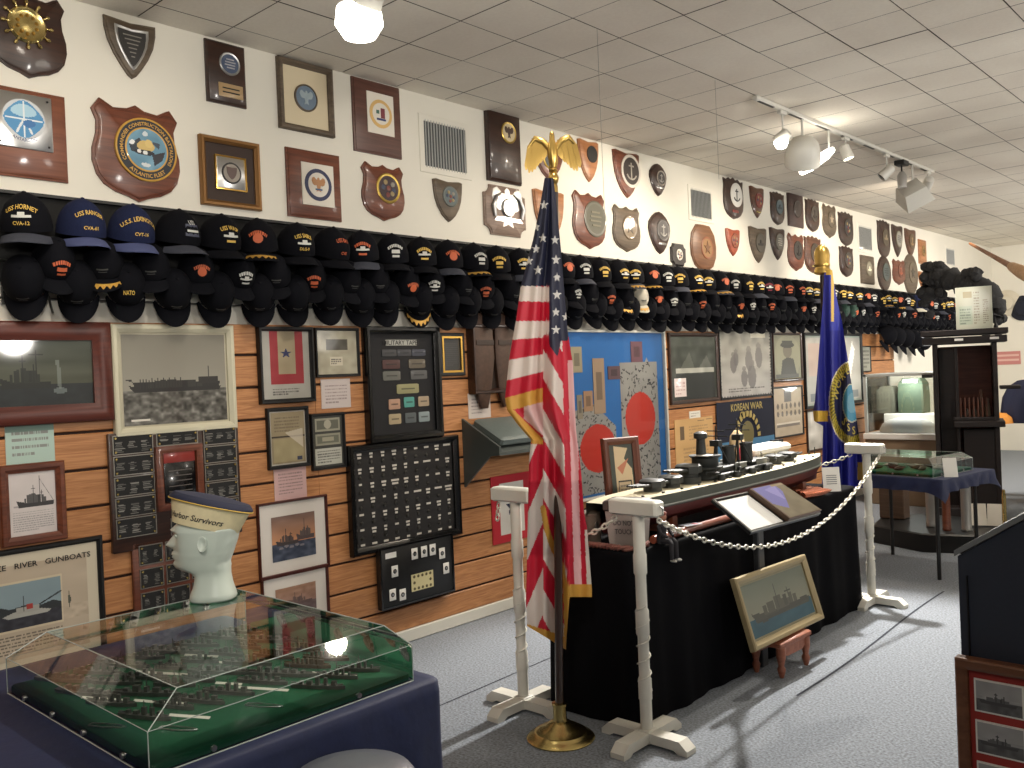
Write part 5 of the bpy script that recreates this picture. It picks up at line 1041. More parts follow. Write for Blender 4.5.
def usflag():
    nx, ny = 288, 1422; fc = Cv(nx, ny, RED); px = w0+fc.X*(w1-w0); py = v0+fc.Y*(v1-v0)
    def M(mask, c): fc.a[mask] = np.array(c)/255.
    # left flap, nearly level stripes
    lb = [(285, 287), (301, 302), (321, 321), (340, 337), (360, 353), (380, 370), (397, 386), (411, 400)]
    for k in range(7):
        a = lb[k][0]+(lb[k][1]-lb[k][0])*(px-509)/40; b = lb[k+1][0]+(lb[k+1][1]-lb[k+1][0])*(px-509)/40
        M((px < 549) & (py >= a) & (py < b), [WH, RED, WH, RED, WH, RED, GD_][k])
    lowtop = lb[7][0]+(lb[7][1]-lb[7][0])*(px-509)/40
    inner = (px < 546) & (py >= lowtop) & (py < 445)
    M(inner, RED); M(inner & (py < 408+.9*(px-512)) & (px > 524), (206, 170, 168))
    d = (py-412)-1.0*(px-508); M((px < 545) & (py > 405) & (abs(d) < 8) & (py < 452), GD_)
    # centre fold: stripes running down to the right
    cen = (px >= 543) & (px < 562+.02*(py-330)) & (py >= 335)
    k = np.floor((py-1.75*(px-545)-352)/30).astype(int); M(cen & (k % 2 == 0), WH); M(cen & (k % 2 != 0), RED)
    low = (px < 543) & (py >= 444); k = np.floor((py+2.4*(px-543)-430)/46).astype(int); M(low & (k % 2 == 1), WH); M(low & (k % 2 == 0), RED)
    # right folds
    M((px >= 562+.02*(py-330)) & (py > 335), RED)
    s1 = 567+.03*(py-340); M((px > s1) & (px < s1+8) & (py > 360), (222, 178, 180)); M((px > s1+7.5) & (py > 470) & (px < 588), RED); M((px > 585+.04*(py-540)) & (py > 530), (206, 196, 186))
    # canton
    can = [(540, 170), (556, 170), (565, 285), (568.5, 340), (561, 341), (557.5, 357), (549, 345), (549, 286), (515, 286)]
    fc.poly([((a-w0)/(w1-w0), (b-v0)/(v1-v0)) for a, b in can], NVY)
    st = [(536, 227), (536, 249), (538, 270), (529, 261), (544, 205), (555, 240), (556, 260), (557, 277.5), (557, 295), (556, 312), (556, 330), (566, 317), (543, 238)]
    for a, b in st: fc.poly([((a+(4.6 if q % 2 == 0 else 1.9)*math.sin(q*PI/5)-w0)/(w1-w0), (b-(5.2 if q % 2 == 0 else 2.1)*math.cos(q*PI/5)-v0)/(v1-v0)) for q in range(10)], (206, 204, 200))
    # gold fringe
    def gl(P, wd):
        for (a, b), (c, d) in zip(P, P[1:]):
            dx, dy = c-a, d-b; t_ = np.clip(((px-a)*dx+(py-b)*dy)/(dx*dx+dy*dy), 0, 1); M((px-a-t_*dx)**2+(py-b-t_*dy)**2 < wd*wd/4, GD_)
    gl([(543, 508), (547, 530), (553, 548), (561, 565), (566, 590), (567, 640)], 5.5)
    M((py > 624+.33*(px-527)) & (px < 568), GD_); M((py > 584+.0*(px)) & (px >= 567), GD_)
    N = 110
    cols = 96; rows = 430; img = np.zeros((rows, cols, 3))
    def geo(u, v):      # v: 1 top .. 0 bottom
        bot = 640 if u < .60 else (640-(u-.60)/.06*43 if u < .66 else 597)
        if u < .6: bot = 626+24*u/.6
        t_ = 1-v; py_ = 178+t_*(bot-178); l, r_ = interp(LT, py_), interp(RT, py_); return l+(r_-l)*u, py_
    for j in range(rows):
        for i in range(cols):
            a, b = geo((i+.5)/cols, 1-(j+.5)/rows); ii = min(nx-1, max(0, int((a-w0)/(w1-w0)*nx))); jj = min(ny-1, max(0, int((b-v0)/(v1-v0)*ny))); img[j, i] = fc.a[jj, ii]
    def fn(u, v):
        a, b = geo(u, v); t_ = (b-178)/460; amp = .006+.040*min(1, t_*1.8)
        off = -.025-.03*min(1, t_*2)+.11*max(0, min(1, (t_-.66)/.16)) - amp*(.5*math.sin(u*19+t_*2.2)+.5*math.sin(u*11-1+t_*1.2)) - .02*math.sin(u*PI)
        return tuple(atP(a, b, FB, off))
    mb = MB(); mb.raster(img, 0, 0, 1, 1, fn=fn, m=painted('satin_flag', .55, .0)); return mb
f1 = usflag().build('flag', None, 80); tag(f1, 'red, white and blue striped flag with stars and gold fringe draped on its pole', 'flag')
# ---------------------------------------------------------------- navy flag
NB_ = np.array([-2.62, 6.02, 0])
fq = thing('flagpole', 'pole with rounded gold finial carrying the blue flag behind the ship table', 'flagpole', NB_)
m = MB(); m.lathe([(.13, 0), (.13, .01), (.1, .03), (.05, .05), (.03, .08), (.03, .13), (.02, .135)], BRASS, 32); m.build('base', fq)
zt = atP(828, 270, NB_)[2]; m = MB(); m.tube([(0, 0, .13), (.02, .02, zt)], .017, mat('dark_pole', (52, 34, 26), .3, coat=.5), 12); m.build('pole', fq)
m = MB(); m.lathe([(.035, -.03), (.056, -.02), (.056, .0), (.048, .02), (.054, .035), (.05, .05), (.054, .10), (.05, .13), (.038, .155), (.018, .175), (.001, .18)], EG, 24, (.02, .02, zt+.0)); m.build('gold_finial', fq)
def navyflag():
    L2 = [(268, 824.5), (300, 823), (350, 819), (400, 815), (412, 813), (421, 814), (426, 823), (470, 822), (490, 822)]
    R2 = [(268, 832), (290, 835), (322, 842), (360, 848), (400, 854), (422, 857), (450, 861), (470, 863), (490, 863)]
    a0, a1, b0, b1 = 808, 868, 264, 492; S_ = 3; fc = Cv(60*S_, 228*S_, (34, 38, 136)); px = a0+fc.X*(a1-a0); py = b0+fc.Y*(b1-b0)
    N = lambda a, b: ((a-a0)/(a1-a0), (b-b0)/(b1-b0)); M = lambda m_, c: fc._p(m_, c)
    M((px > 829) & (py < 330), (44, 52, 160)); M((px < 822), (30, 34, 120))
    M((px > 831) & (px < 834) & (py < 322), (214, 180, 90)); M((py < 275) & (px > 826), (206, 166, 70))
    M((px < 828) & (py > 411) & (py < 421.5), (206, 166, 60)); M((px > 857.5) & (px < 864) & (py > 462) & (py < 480), (206, 166, 60))
    cx, cy = 852, 403; e = lambda rx, ry: ((px-cx)/rx)**2+((py-cy)/ry)**2
    M((e(23.5, 42.5) <= 1), (226, 218, 196)); M(e(22.6, 41.3) <= 1, (196, 176, 60)); tick = (np.floor(np.arctan2((py-cy)/41, (px-cx)/22)*22+e(22, 40)*3) % 2 == 0); M((e(22.2, 40.5) <= 1) & tick, (110, 96, 40)); M(e(17.5, 33) <= 1, (26, 28, 70)); M(e(9.5, 19.5) <= 1, (206, 200, 170)); M(e(8.8, 18.5) <= 1, (70, 140, 170)); M(e(5, 10) <= 1, (110, 160, 180))
    cols, rows = 60, 220; img = np.zeros((rows, cols, 3))
    def geo(u, v): b = 270+(1-v)*218; l, r_ = interp(L2, b), interp(R2, b); return l+(r_-l)*u, b
    H_, W_ = fc.a.shape[:2]
    for j in range(rows):
        for i in range(cols):
            a, b = geo((i+.5)/cols, 1-(j+.5)/rows); img[j, i] = fc.a[min(H_-1, max(0, int((b-b0)/(b1-b0)*H_))), min(W_-1, max(0, int((a-a0)/(a1-a0)*W_)))]
    def off(a, b):
        t_ = (b-270)/218; return -.06-.03*t_-(.012+.03*t_)*math.sin((a-812)*.42-t_*1.5)
    mb = MB(); mb.raster(img, 0, 0, 1, 1, fn=lambda u, v: tuple(atP(*geo(u, v), NB_, off(*geo(u, v)))), m=painted('satin_flag', .55, .0))
    LET = colm((206, 186, 90))
    for ch, a, b, ang, s_ in (('W', 838.5, 396, 1.25, 10), ('O', 840.5, 386, .95, 9.5), ('R', 844, 379, .6, 9), ('L', 848, 374, .3, 8), ('S', 842.5, 424, -.9, 10), ('S', 849, 431, .2, 9), ('S', 854, 434, .1, 9)):
        def fn(x, y): X_ = (x*math.cos(ang)-y*math.sin(ang))*s_*.62; Y_ = (x*math.sin(ang)+y*math.cos(ang))*s_; A_, B_ = a+X_, b-Y_; return tuple(atP(A_, B_, NB_, off(A_, B_)-.006))
        mb.text(ch, 1.2, LET, fn)
    return mb
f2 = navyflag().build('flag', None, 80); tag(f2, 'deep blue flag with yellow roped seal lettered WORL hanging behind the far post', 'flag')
# ---------------------------------------------------------------- case table in the foreground
CX0, CX1, CY0, CY1, CZ = -2.375, -1.63, .735, 1.378, .75
folding_table('display_table', 'table under the blue cloth carrying the near acrylic case', -2.55, -1.64, .56, 1.40, CZ-.008)
drape('tablecloth', 'dark blue cloth hanging to the floor on the near case table', -2.60, -1.592, .52, 1.438, CZ, 0, BLUECLOTH, .014, cr=.03, flare=.03)
def case(name, label, x0, x1, y0, y1, z0, zv, zt, ins, rot=0., origin=None, bh=.02):
    cx, cy = (x0+x1)/2, (y0+y1)/2; t = thing(name, label, 'display case', (cx, cy, z0+.001), (0, 0, rot)); a, b = (x1-x0)/2, (y1-y0)/2; v, T_ = zv-z0, zt-z0
    m = MB(); m.bbox((0, 0, bh/2), (2*a-.012, 2*b-.012, bh), GREENFELT, .003); m.build('felt_base', t)
    C0 = [(-a, -b, 0), (a, -b, 0), (a, b, 0), (-a, b, 0)]; C1 = [(p[0], p[1], v) for p in C0]; C2 = [(p[0]*(1-ins/a), p[1]*(1-ins/b), T_) for p in C0] if not isinstance(ins, tuple) else [(p[0]+(ins[0] if p[0] < 0 else -ins[1]), p[1]+(ins[2] if p[1] < 0 else -ins[3]), T_) for p in C0]
    m = MB()
    for k in range(4): q = (k+1) % 4; m.add([C0[k], C0[q], C1[q], C1[k]], [(0, 1, 2, 3)], GLASS); m.add([C1[k], C1[q], C2[q], C2[k]], [(0, 1, 2, 3)], GLASS)
    m.add(C2, [(0, 1, 2, 3)], GLASS); m.build('acrylic_cover', t, 0)
    m = MB()
    for k in range(4):
        q = (k+1) % 4; r_ = .0013; m.tube([C0[k], C1[k]], r_, EDGE, 6); m.tube([C1[k], C2[k]], r_, EDGE, 6); m.tube([C2[k], C2[q]], r_, EDGE, 6); m.tube([C1[k], C1[q]], r_*.7, EDGE, 6); m.tube([C0[k], C0[q]], .0018, EDGE, 6)
    m.build('polished_edges', t)
    for (p, q, ax) in [(a*f, -b-.002, 0) for f in (-.7, -.25, .2, .7)]+[(-b*.6, a+.002, 1), (b*.5, a+.002, 1), (-b*.4, -a-.002, 1)]:
        loc = (p, q, .012) if ax == 0 else (q, p, .012); m = MB(); m.lathe([(.006, -.002), (.006, .002)], SILVER, 10, loc, (R90, 0, 0) if ax == 0 else (0, R90, 0)); m.build('screw', t)
    return t
case('acrylic_case', 'near acrylic case of tiny pewter ships under the mannequin head', CX0, CX1, CY0, CY1, CZ, .835, .88, (.018, .058, .088, .035))
# miniature ships
def mini(L, seed, m):
    r_ = random.Random(seed); b = MB(); W_ = L*.055
    b.loft([[(x*L, W_*w_*s, z_) for s, z_ in ((-1, 0), (1, 0), (1.1, .009), (-1.1, .009))] for x, w_ in ((-.5, .35), (-.42, .8), (-.2, 1), (.2, 1), (.38, .65), (.5, .05))], m)
    n = r_.randint(4, 7)
    for k in range(n): x = (-.3+.6*k/(n-1))*L; hh = .006+.014*r_.random()*(1-abs(k-n/2)/n); b.box((x, 0, .009+hh/2), (L*r_.uniform(.04, .1), W_*1.1, hh), m)
    b.tube([(0, 0, .01), (0, 0, .042)], .0012, m, 5); b.tube([(L*.12, 0, .01), (L*.12, 0, .034)], .0012, m, 5)
    for x in (-.36, .33): b.tube([(x*L, 0, .012), (x*L+.02*(1 if x > 0 else -1), 0, .013)], .0016, m, 5)
    return b
r_ = random.Random(12); cnt = 0
BRZ = mat('bronze_model', (104, 84, 60), .5, .6, noise=.2)
protoM = [mini(l, 20+i, mm).build('model_ship').data for i, (l, mm) in enumerate(((.19, PEWTER), (.15, PEWTER), (.12, PEWTER), (.21, PEWTER), (.14, BRZ), (.10, PEWTER)))]
for o in [o for o in bpy.data.objects if o.name.startswith('model_ship') and not o.get('label')]: bpy.data.objects.remove(o)
spots = []
for row in range(8):
    for col in range(5):
        x = CX0+.10+.135*col+r_.uniform(-.015, .015); y = CY0+.10+.068*row+r_.uniform(-.01, .01)
        if col > 3 and row < 5: continue
        spots.append((x, y, row, col))
WROW = ['nearest', 'second', 'third', 'fourth', 'fifth', 'sixth', 'seventh', 'farthest']
for x, y, row, col in spots:
    k = r_.choice([0, 1, 2, 3, 1, 5]) if not (col in (2, 3) and row > 5) else 4
    o = bpy.data.objects.new('model_ship', protoM[k]); COL.objects.link(o); o.location = (x, y, CZ+.0215); o.rotation_euler = (0, 0, YAW-.28+r_.uniform(-.1, .1)); o.scale = (.9, .9, .9)
    tag(o, 'tiny %s ship in the near case, %s row from the front, %s from the left' % ('bronze' if k == 4 else 'pewter', WROW[row], ORD(col+1)), 'ship model', 'miniature ships on green felt')
STK = mat('white_label_strip', (238, 236, 226), .5)
for k, (x, y, L) in enumerate([(CX0+.16, CY0+.135, .08), (CX0+.30, CY0+.10, .11), (CX0+.24, CY0+.27, .15), (CX0+.43, CY0+.17, .13), (CX0+.57, CY0+.17, .10), (CX0+.32, CY0+.42, .14), (CX0+.55, CY0+.36, .13), (CX0+.60, CY0+.52, .12), (CX0+.19, CY0+.40, .10), (CX0+.45, CY0+.33, .07)]):
    m = MB(); m.box((0, 0, .0008), (L, .007, .0016), STK); m.M = Matrix.Identity(4); o = m.build('label_strip'); o.location = (x, y, CZ+.0213+.004); o.location.z = CZ+.0215; o.rotation_euler = (.5, 0, YAW-.28)
    tag(o, 'thin white label strip among the miniature ships, %s strip from the front left' % ORD(k+1), 'label', 'white label strips in the case')
for k, (x, y) in enumerate(((CX1-.13, CY0+.12), (CX1-.27, CY0+.035), (CX1-.10, CY0+.30))):
    m = MB(); m.tube([(-.04, -.006, 0), (0, -.009, 0), (.04, -.003, 0), (.047, .003, 0), (.03, .008, 0), (-.01, .008, 0), (-.04, .004, 0), (-.04, -.006, 0)], .0016, SILVER, 5); o = m.build('wire_loop'); o.location = (x, y, CZ+.0235); o.rotation_euler = (0, 0, YAW-.3); tag(o, ['bent wire loop on bare green felt near the right front corner of the case', 'bent wire loop at the front edge of the green felt', 'bent wire loop farther back on the bare right part of the felt'][k], 'wire')
# mannequin head with sailor cap
MH = thing('mannequin_head', 'pale grey-white mannequin head in profile facing left, standing on the near acrylic case', 'mannequin', (-2.312, 1.237, .8815)); MH.scale = (1, 1, .97); MH.rotation_euler = (0, 0, PI+YAW)   # local +X = facing left in the photo
SKN = mat('mannequin_plastic', (206, 218, 210), .35, coat=.3)
prof = [  # z, front x, back x, half width
 (0, .050, -.078, .062), (.006, .054, -.082, .066), (.02, .050, -.078, .064), (.045, .040, -.070, .058), (.07, .036, -.066, .055), (.082, .048, -.066, .056), (.088, .076, -.066, .058),
 (.094, .092, -.067, .060), (.102, .098, -.070, .062), (.110, .098, -.072, .064), (.116, .093, -.075, .065), (.121, .097, -.078, .066), (.126, .102, -.08, .067), (.130, .099, -.082, .068), (.134, .103, -.084, .069), (.139, .101, -.086, .0695),
 (.144, .096, -.088, .070), (.150, .101, -.091, .071), (.154, .112, -.093, .0715), (.159, .119, -.095, .072), (.165, .115, -.098, .0725), (.174, .107, -.101, .073), (.183, .099, -.104, .074), (.190, .094, -.106, .0745), (.197, .097, -.108, .075), (.205, .102, -.109, .0755), (.22, .103, -.110, .076), (.24, .098, -.108, .075), (.258, .085, -.10, .070), (.272, .062, -.082, .058), (.282, .03, -.05, .035), (.285, .004, -.01, .006)]
hm = MB(); n = 64; rings = []
base = [(0, .050), (.07, .040), (.09, .066), (.105, .078), (.13, .080), (.15, .083), (.19, .086), (.22, .098), (.24, .097), (.258, .085), (.272, .062), (.282, .03), (.285, .004)]
def faceb(z_):
    return interp(base, z_)
for z_, fx, bx, wd in prof:
    bx *= .80 if z_ > .1 else .86; wd *= .92
    if z_ > .215: fx *= .80; bx *= .85; wd *= .86
    rg_ = []; fb = min(fx, faceb(z_)) if z_ > .08 and z_ < .23 else fx
    for k in range(n):
        a = 2*PI*k/n; c, s = math.cos(a), math.sin(a); e = .82
        x = (abs(c)**e)*(fb if c > 0 else -bx)*(1 if c > 0 else -1); y = wd*(abs(s)**e)*(1 if s > 0 else -1)
        if c > 0 and fx > fb: x += (fx-fb)*math.exp(-(y/(.019 if .14 < z_ < .2 else .030))**2)
        if .184 < z_ < .2 and c > 0: x -= .011*math.exp(-((abs(y)-.030)/.013)**2)
        if .168 < z_ < .184 and c > 0: x -= .004*math.exp(-((abs(y)-.030)/.014)**2)
        rg_.append((x, y, z_))
    rings.append(rg_)
hm.loft(rings, SKN)
for s in (-1, 1):
    hm.lathe([(.011, -.004), (.0125, .0), (.010, .006), (.001, .009)], SKN, 14, (.071, s*.031, .190), (0, R90, 0), (.6, 1.25, .9))     # closed eye bulges
    hm.lathe([(.016, 0), (.02, .004), (.017, .009), (.012, .008), (.009, .004), (.001, .003)], SKN, 18, (-.008, s*.066, .168), (-s*(R90-.15), 0, 0), (.7, 1.2, 1))   # ears
    hm.tube([(.094, s*.000, .1255), (.090, s*.014, .1262), (.083, s*.022, .127)], [.0045, .0035, .001], SKN, 8)
hm.build('head', MH, 60)
SC = thing('sailor_hat', 'cream sailor hat with dark navy top and lettered band, worn by the mannequin head', 'hat', (-2.312+.004*-.735, 1.237+.004*-.678, .8815+.206)); SC.rotation_euler = (.13, -.25, PI+YAW); SC.scale = (.95, .95, .86)
def cp(a, z_, off=0.):
    w_ = 1+z_*2.6; c, s = math.cos(a), math.sin(a); return ((.098*c)*w_+off*c, (.080*s)*w_+off*s, z_)
CRM = mat('cap_cream', (232, 220, 180), .75, noise=.05, nscale=60); NVT = mat('cap_navy_top', (40, 44, 66), .8)
m = MB(); m.loft([[cp(2*PI*k/48, z_) for k in range(48)] for z_ in (-.008, 0, .03, .055, .07)], CRM); m.build('band', SC)
m = MB(); m.loft([[(p[0]*q-.0, p[1]*q, z2-.016*0) for p in [cp(2*PI*k/48, .07, .006)  for k in range(48)]] for q, z2 in ((.97, .064), (1.0, .067), (1.0, .074), (.90, .088), (.5, .095), (.02, .096))], NVT); m.build('crown', SC)
m = MB(); m.tube([cp(2*PI*k/48, .066, .007) for k in range(49)], .0022, YTHREAD, 6); m.build('gold_piping', SC)
def capfn(x, y): a = R90*1.0-(-x)/.095-.0; a = -(x)/.098; return None
def cf(x, y):
    # text on the side seen from the room: local -Y... wraps from the front (left) toward the back
    a = PI*.5-(-x)/.10; q = cp(a, .018+y, .0016); return q
m = MB(); TX = mat('cap_script', (40, 36, 44), .6); v_, f_2 = text_geo('Pearl Harbor Survivors')
m.add([cp(1.12+(x*.0235)/.098, .012+y*.026, .0016) for x, y in [(p[0]+.25*p[1], p[1]) for p in v_]], f_2, TX); m.build('script_lettering', SC, 0)
# round grey upholstered thing at the bottom edge of the picture
m = MB(); m.lathe([(.11, .68), (.125, .70), (.125, .715), (.11, .735), (.06, .748), (.001, .75)], mat('grey_vinyl', (96, 100, 108), .35, coat=.3), 36); 
t = thing('round_stool', 'grey padded round stool at the bottom edge in front of the blue tablecloth', 'stool', (-1.37, 1.0, 0)); m.build('seat', t)
m = MB(); m.lathe([(.02, .01), (.02, .69)], SILVER, 14); m.build('column', t); m = MB(); m.lathe([(.17, 0), (.17, .012), (.03, .03), (.001, .03)], SILVER, 30); m.build('base', t)
# ---------------------------------------------------------------- sloped desk case at the right with photo board
y0 = 2.30; x0 = -.682; t = thing('desk_case', 'dark slate-blue sloped-top desk cabinet cut off by the right edge', 'cabinet', (x0, y0, 0)); DSL = mat('slate_blue_laminate', (46, 52, 66), .5, noise=.04, nscale=90)
prf = [(0, 0), (0, .985), (.30, 1.185), (.34, 1.20), (1.1, 1.20), (1.1, 0)]
m = MB(); m.loft([[(a, q, b) for a, b in prf] for q in (0, .75)], DSL); m.build('body', t)
m = MB(); m.box((.02, -.004, .47), (.003, .006, .94), BLACK); m.build('corner_joint', t)
m = MB(); m.loft([[(a, q, b) for a, b in [(-.006, .985), (-.006, .999), (.296, 1.200), (.34, 1.215), (1.11, 1.215), (1.11, 1.203), (.34, 1.203), (.30, 1.188)]] for q in (-.008, .758)], mat('grey_trim', (120, 124, 128), .4)); m.build('top_edge', t)
fx0 = atY(957, 655, 2.27)[0]; t = thing('photo_board', 'wood-framed red board of black and white photographs leaning on the desk cabinet', 'board', (fx0, 2.25, 0), (0, 0, 0)); zt = atY(957, 655, 2.27)[2]; BW = 1.0; BH = zt
m = MB(); m.M = superM((BW/2, .02, BH/2), (R90, 0, 0)); m.ring(BW, BH, [(0, -.01), (0, .02), (.004, .024), (.014, .024), (.026, .016), (.027, .0)], wood('frame_oak_brown', (96, 58, 38), (124, 80, 54), .4)); m.build('frame', t)
m = MB(); m.box((BW/2, .02, BH/2), (BW-.05, .01, BH-.05), mat('red_backing', (160, 50, 44), .7)); m.build('red_backing', t)
for i in range(5):
    for j in range(4):
        w_, h_ = .105, .078; cx = .03+.060+i*.112; cz = BH-.04-.044-j*.098
        if i == 0 and j == 3: pass
        c = Cv(40, 30, (160, 160, 162)); c.noise(.1, 4, 4); c.rect(0, .6, 1, 1, (92, 92, 94)); c.noise(.15, 9, 8, (.5, 1)); c.ship(.05, .9, .72, .4, (70, 70, 72), (96, 96, 98), seed=i*5+j)
        m = MB(); m.M = superM((cx, .012, cz), (R90, 0, 0)); m.box((0, 0, -.001), (w_, h_, .003), WHITE); m.raster(c.img, -w_/2+.004, -h_/2+.004, w_-.008, h_-.008, .001); m.build('photograph', t, 0)
# ---------------------------------------------------------------- second case table
ang = -.16; ox, oy = -1.93, 6.20
t2 = (-2.22, 6.52)
folding_table('display_table', 'small table with thin black legs under the far acrylic case', t2[0]-.36, t2[0]+.36, t2[1]-.33, t2[1]+.33, .668, BLACK, ang)
def drop(name, label, w, d, zt, dr, m, loc, rot):     # short overhanging cloth with pointed corners
    n = 60; P = []
    for k in range(4*n):
        s_ = k//n; f = (k % n)/n; c = [(-1, -1), (1, -1), (1, 1), (-1, 1)]; a, b = c[s_], c[(s_+1) % 4]; P.append((a[0]+(b[0]-a[0])*f, a[1]+(b[1]-a[1])*f, f))
    rings = []
    for e in (0, 1, 2, 3):
        rg_ = []
        for x, y, f in P:
            cor = (abs(2*f-1))**8; D = dr*(1+.75*cor); o = (0, .004, .008+.006*math.sin(f*40), .012+.012*math.sin(f*34)+.02*cor)[e]; rg_.append((x*(w/2+o), y*(d/2+o), zt-(0, .01, D*.5, D)[e]))
        rings.append(rg_)
    b = MB(); b.loft(rings[::-1], m); b.f.pop(-2); b.m.pop(-2); o = b.build(name, None, 60); o.location = loc; o.rotation_euler = (0, 0, rot); return tag(o, label, 'tablecloth')
drop('tablecloth', 'short navy cloth with pointed corners on the far case table', .80, .74, .676, .085, BLUECLOTH, (t2[0], t2[1], 0), ang)
case('acrylic_case', 'far clear acrylic case with dark relics on green felt', t2[0]-.385, t2[0]+.31, t2[1]-.31, t2[1]+.25, .677, .76, .80, .05, ang)
DB = mat('dark_relic', (66, 62, 50), .6, .3, noise=.3)
for k in range(14):
    x = t2[0]-.32+.045*k; y = t2[1]-.12+.22*((k*5) % 7)/7-.08; m = MB(); L = .05+.03*(k % 3)
    m.loft([[(s*L, w_*.018*math.cos(a), .018+w_*.018*math.sin(a)) for a in [q*PI/3 for q in range(6)]] for s, w_ in ((-1, .3), (-.6, .8), (0, 1), (.5, .6), (1, .2))], DB if k % 4 else colm((150, 150, 140), .5)); o = m.build('relic'); o.location = (x, y, .677+.0215); o.rotation_euler = (0, 0, k*1.1)
    tag(o, 'small %s relic on the green felt of the far case, %s from the left' % ('dark' if k % 4 else 'pale', ORD(k+1)), 'relic', 'relics in the far case')
t = thing('text_card', 'white card leaning on the right front of the far case', 'card', (t2[0]+.345, t2[1]-.27, .678), (0, 0, .5)); m = MB(); m.box((0, .02, .06), (.085, .003, .13), WHITE, (-.35, 0, 0)); m.build('sheet', t)
# dark cabinet and plinth
cb0 = atY(932, 345, 8.6); cx0 = cb0[0]; t = thing('bookcase', 'tall dark wooden cabinet with open niche, centre of the far end', 'cabinet', (cx0, 8.6, 0), (0, 0, .28)); CWD = wood('dark_cabinet', (16, 9, 8), (30, 16, 13), .5); CH = cb0[2]; CWd = .52
def pb(name, c, s, mm=CWD, par=t): m = MB(); m.bbox(c, s, mm, .004); return m.build(name, par)
pb('side_panel', (.02, .2, CH/2), (.04, .4, CH)); pb('side_panel', (CWd-.02, .2, CH/2), (.04, .4, CH)); pb('back_panel', (CWd/2, .39, CH/2), (CWd-.08, .02, CH-.04), wood('cabinet_back', (86, 40, 30), (112, 58, 44), .5)); pb('stile', (.19, .02, CH/2), (.03, .03, CH-.06)); pb('left_panel', (.11, .16, CH/2), (.13, .02, CH-.08))
pb('cornice', (CWd/2, .18, CH+.03), (CWd+.16, .48, .06)); pb('cornice', (CWd/2, .18, CH+.10), (CWd+.18, .5, .05)); pb('shelf', (CWd/2+.06, .18, CH*.62-.08), (CWd-.18, .38, .03)); pb('shelf', (CWd/2+.1, .12, .86), (CWd-.12, .5, .05)); pb('base', (CWd/2, .18, .05), (CWd+.04, .44, .1)); pb('door', (CWd/2+.1, .03, .45), (CWd-.26, .03, .72)); pb('ledge', (CWd+.09, .02, 1.18), (.16, .2, .03)); pb('ledge', (-.05, .05, 1.30), (.09, .14, .03))
for k in range(7): m = MB(); m.lathe([(.006, 0), (.009, .05), (.006, .1), (.009, .15), (.006, .2)], colm((110, 70, 56), .3), 10, (.215+.035*k, .08, .89)); m.build('spindle', t)
for k, dx in enumerate((.22, .50)): m = MB(); m.box((0, 0, 0), (.07, .003, .02), WHITE); o = m.build('white_label', t); o.location = (dx, -.075, CH+.035)
for k, (dx, hh, cc) in enumerate(((.26, .07, (74, 60, 50)), (.32, .09, (90, 80, 70)), (.38, .24, (90, 66, 54)), (.43, .16, (130, 116, 100)))):
    m = MB(); m.lathe([(.022, 0), (.024, .01), (.02, hh*.6), (.012, hh*.8), (.014, hh)], colm(cc, .3), 14); o = m.build('shell_casing'); o.location = (cx0+dx*.96-.03, 8.72+dx*.27, CH*.62-.063); tag(o, 'small upright relic on the niche shelf of the dark cabinet, %s from the left' % ORD(k+1), 'relic', 'relics on the cabinet shelf')
m = MB(); m.lathe([(.03, 0), (.03, .08), (.018, .14), (.02, .2), (.001, .22)], SILVER, 14); o = m.build('silver_cup'); o.location = (cx0+.12, 8.45, .0); bpy.data.objects.remove(o)
pl = [(-.42, -.35), (.05, -.55), (.55, -.4), (.62, .1), (.3, .4), (-.3, .4), (-.5, .05)]
t = thing('plinth', 'low black many-sided plinth on the floor behind the far case table', 'plinth', (-2.38, 7.55, 0)); m = MB(); m.plate([(x*.95, y*.95) for x, y in pl], [(0, 0), (0, .13), (.01, .14)], BLACK); m.build('body', t)
for k, (dx, dy, hh, rr_, mm, lb) in enumerate(((.02, -.22, .40, .034, mat('grey_steel_shell', (150, 150, 148), .3, .5), 'tall grey cylinder shell standing on the low plinth, left'), (.16, -.30, .34, .03, REDW, 'brown wooden cylinder between the grey shells on the plinth'), (.29, -.26, .46, .036, mat('grey_steel_shell', (150, 150, 148), .3, .5), 'tall grey cylinder shell standing on the low plinth, right'), (.55, -.22, .30, .015, BRASS, 'thin brass rod on the right end of the plinth'))):
    m = MB(); m.lathe([(rr_, 0), (rr_*1.08, .006), (rr_*1.08, .015), (rr_, .02), (rr_, hh*.8), (rr_*.85, hh*.9), (rr_*.6, hh)], mm, 20); o = m.build('artillery_shell'); o.location = (-2.38+dx, 7.55+dy, .141) if k < 3 else (-2.38+.5, 7.5, .141); tag(o, lb, 'shell')
t = thing('booklet', 'open white booklet propped at the right end of the plinth', 'booklet', (-2.02, 7.52, .142), (0, 0, .3)); m = MB(); m.box((-.045, .03, .09), (.11, .006, .17), PAPER, (-.3, 0, .1)); m.box((.065, .03, .09), (.10, .006, .17), PAPER, (-.3, 0, -.1)); m.build('pages', t)
m = MB(); m.bbox((0, 0, .0), (.2, .14, .36), wood('small_cabinet', (70, 52, 40), (90, 70, 54), .5), .006); o = m.build('wooden_block'); o.location = (-2.74, 7.62, .323); tag(o, 'brown wooden block standing on the left end of the plinth', 'block')
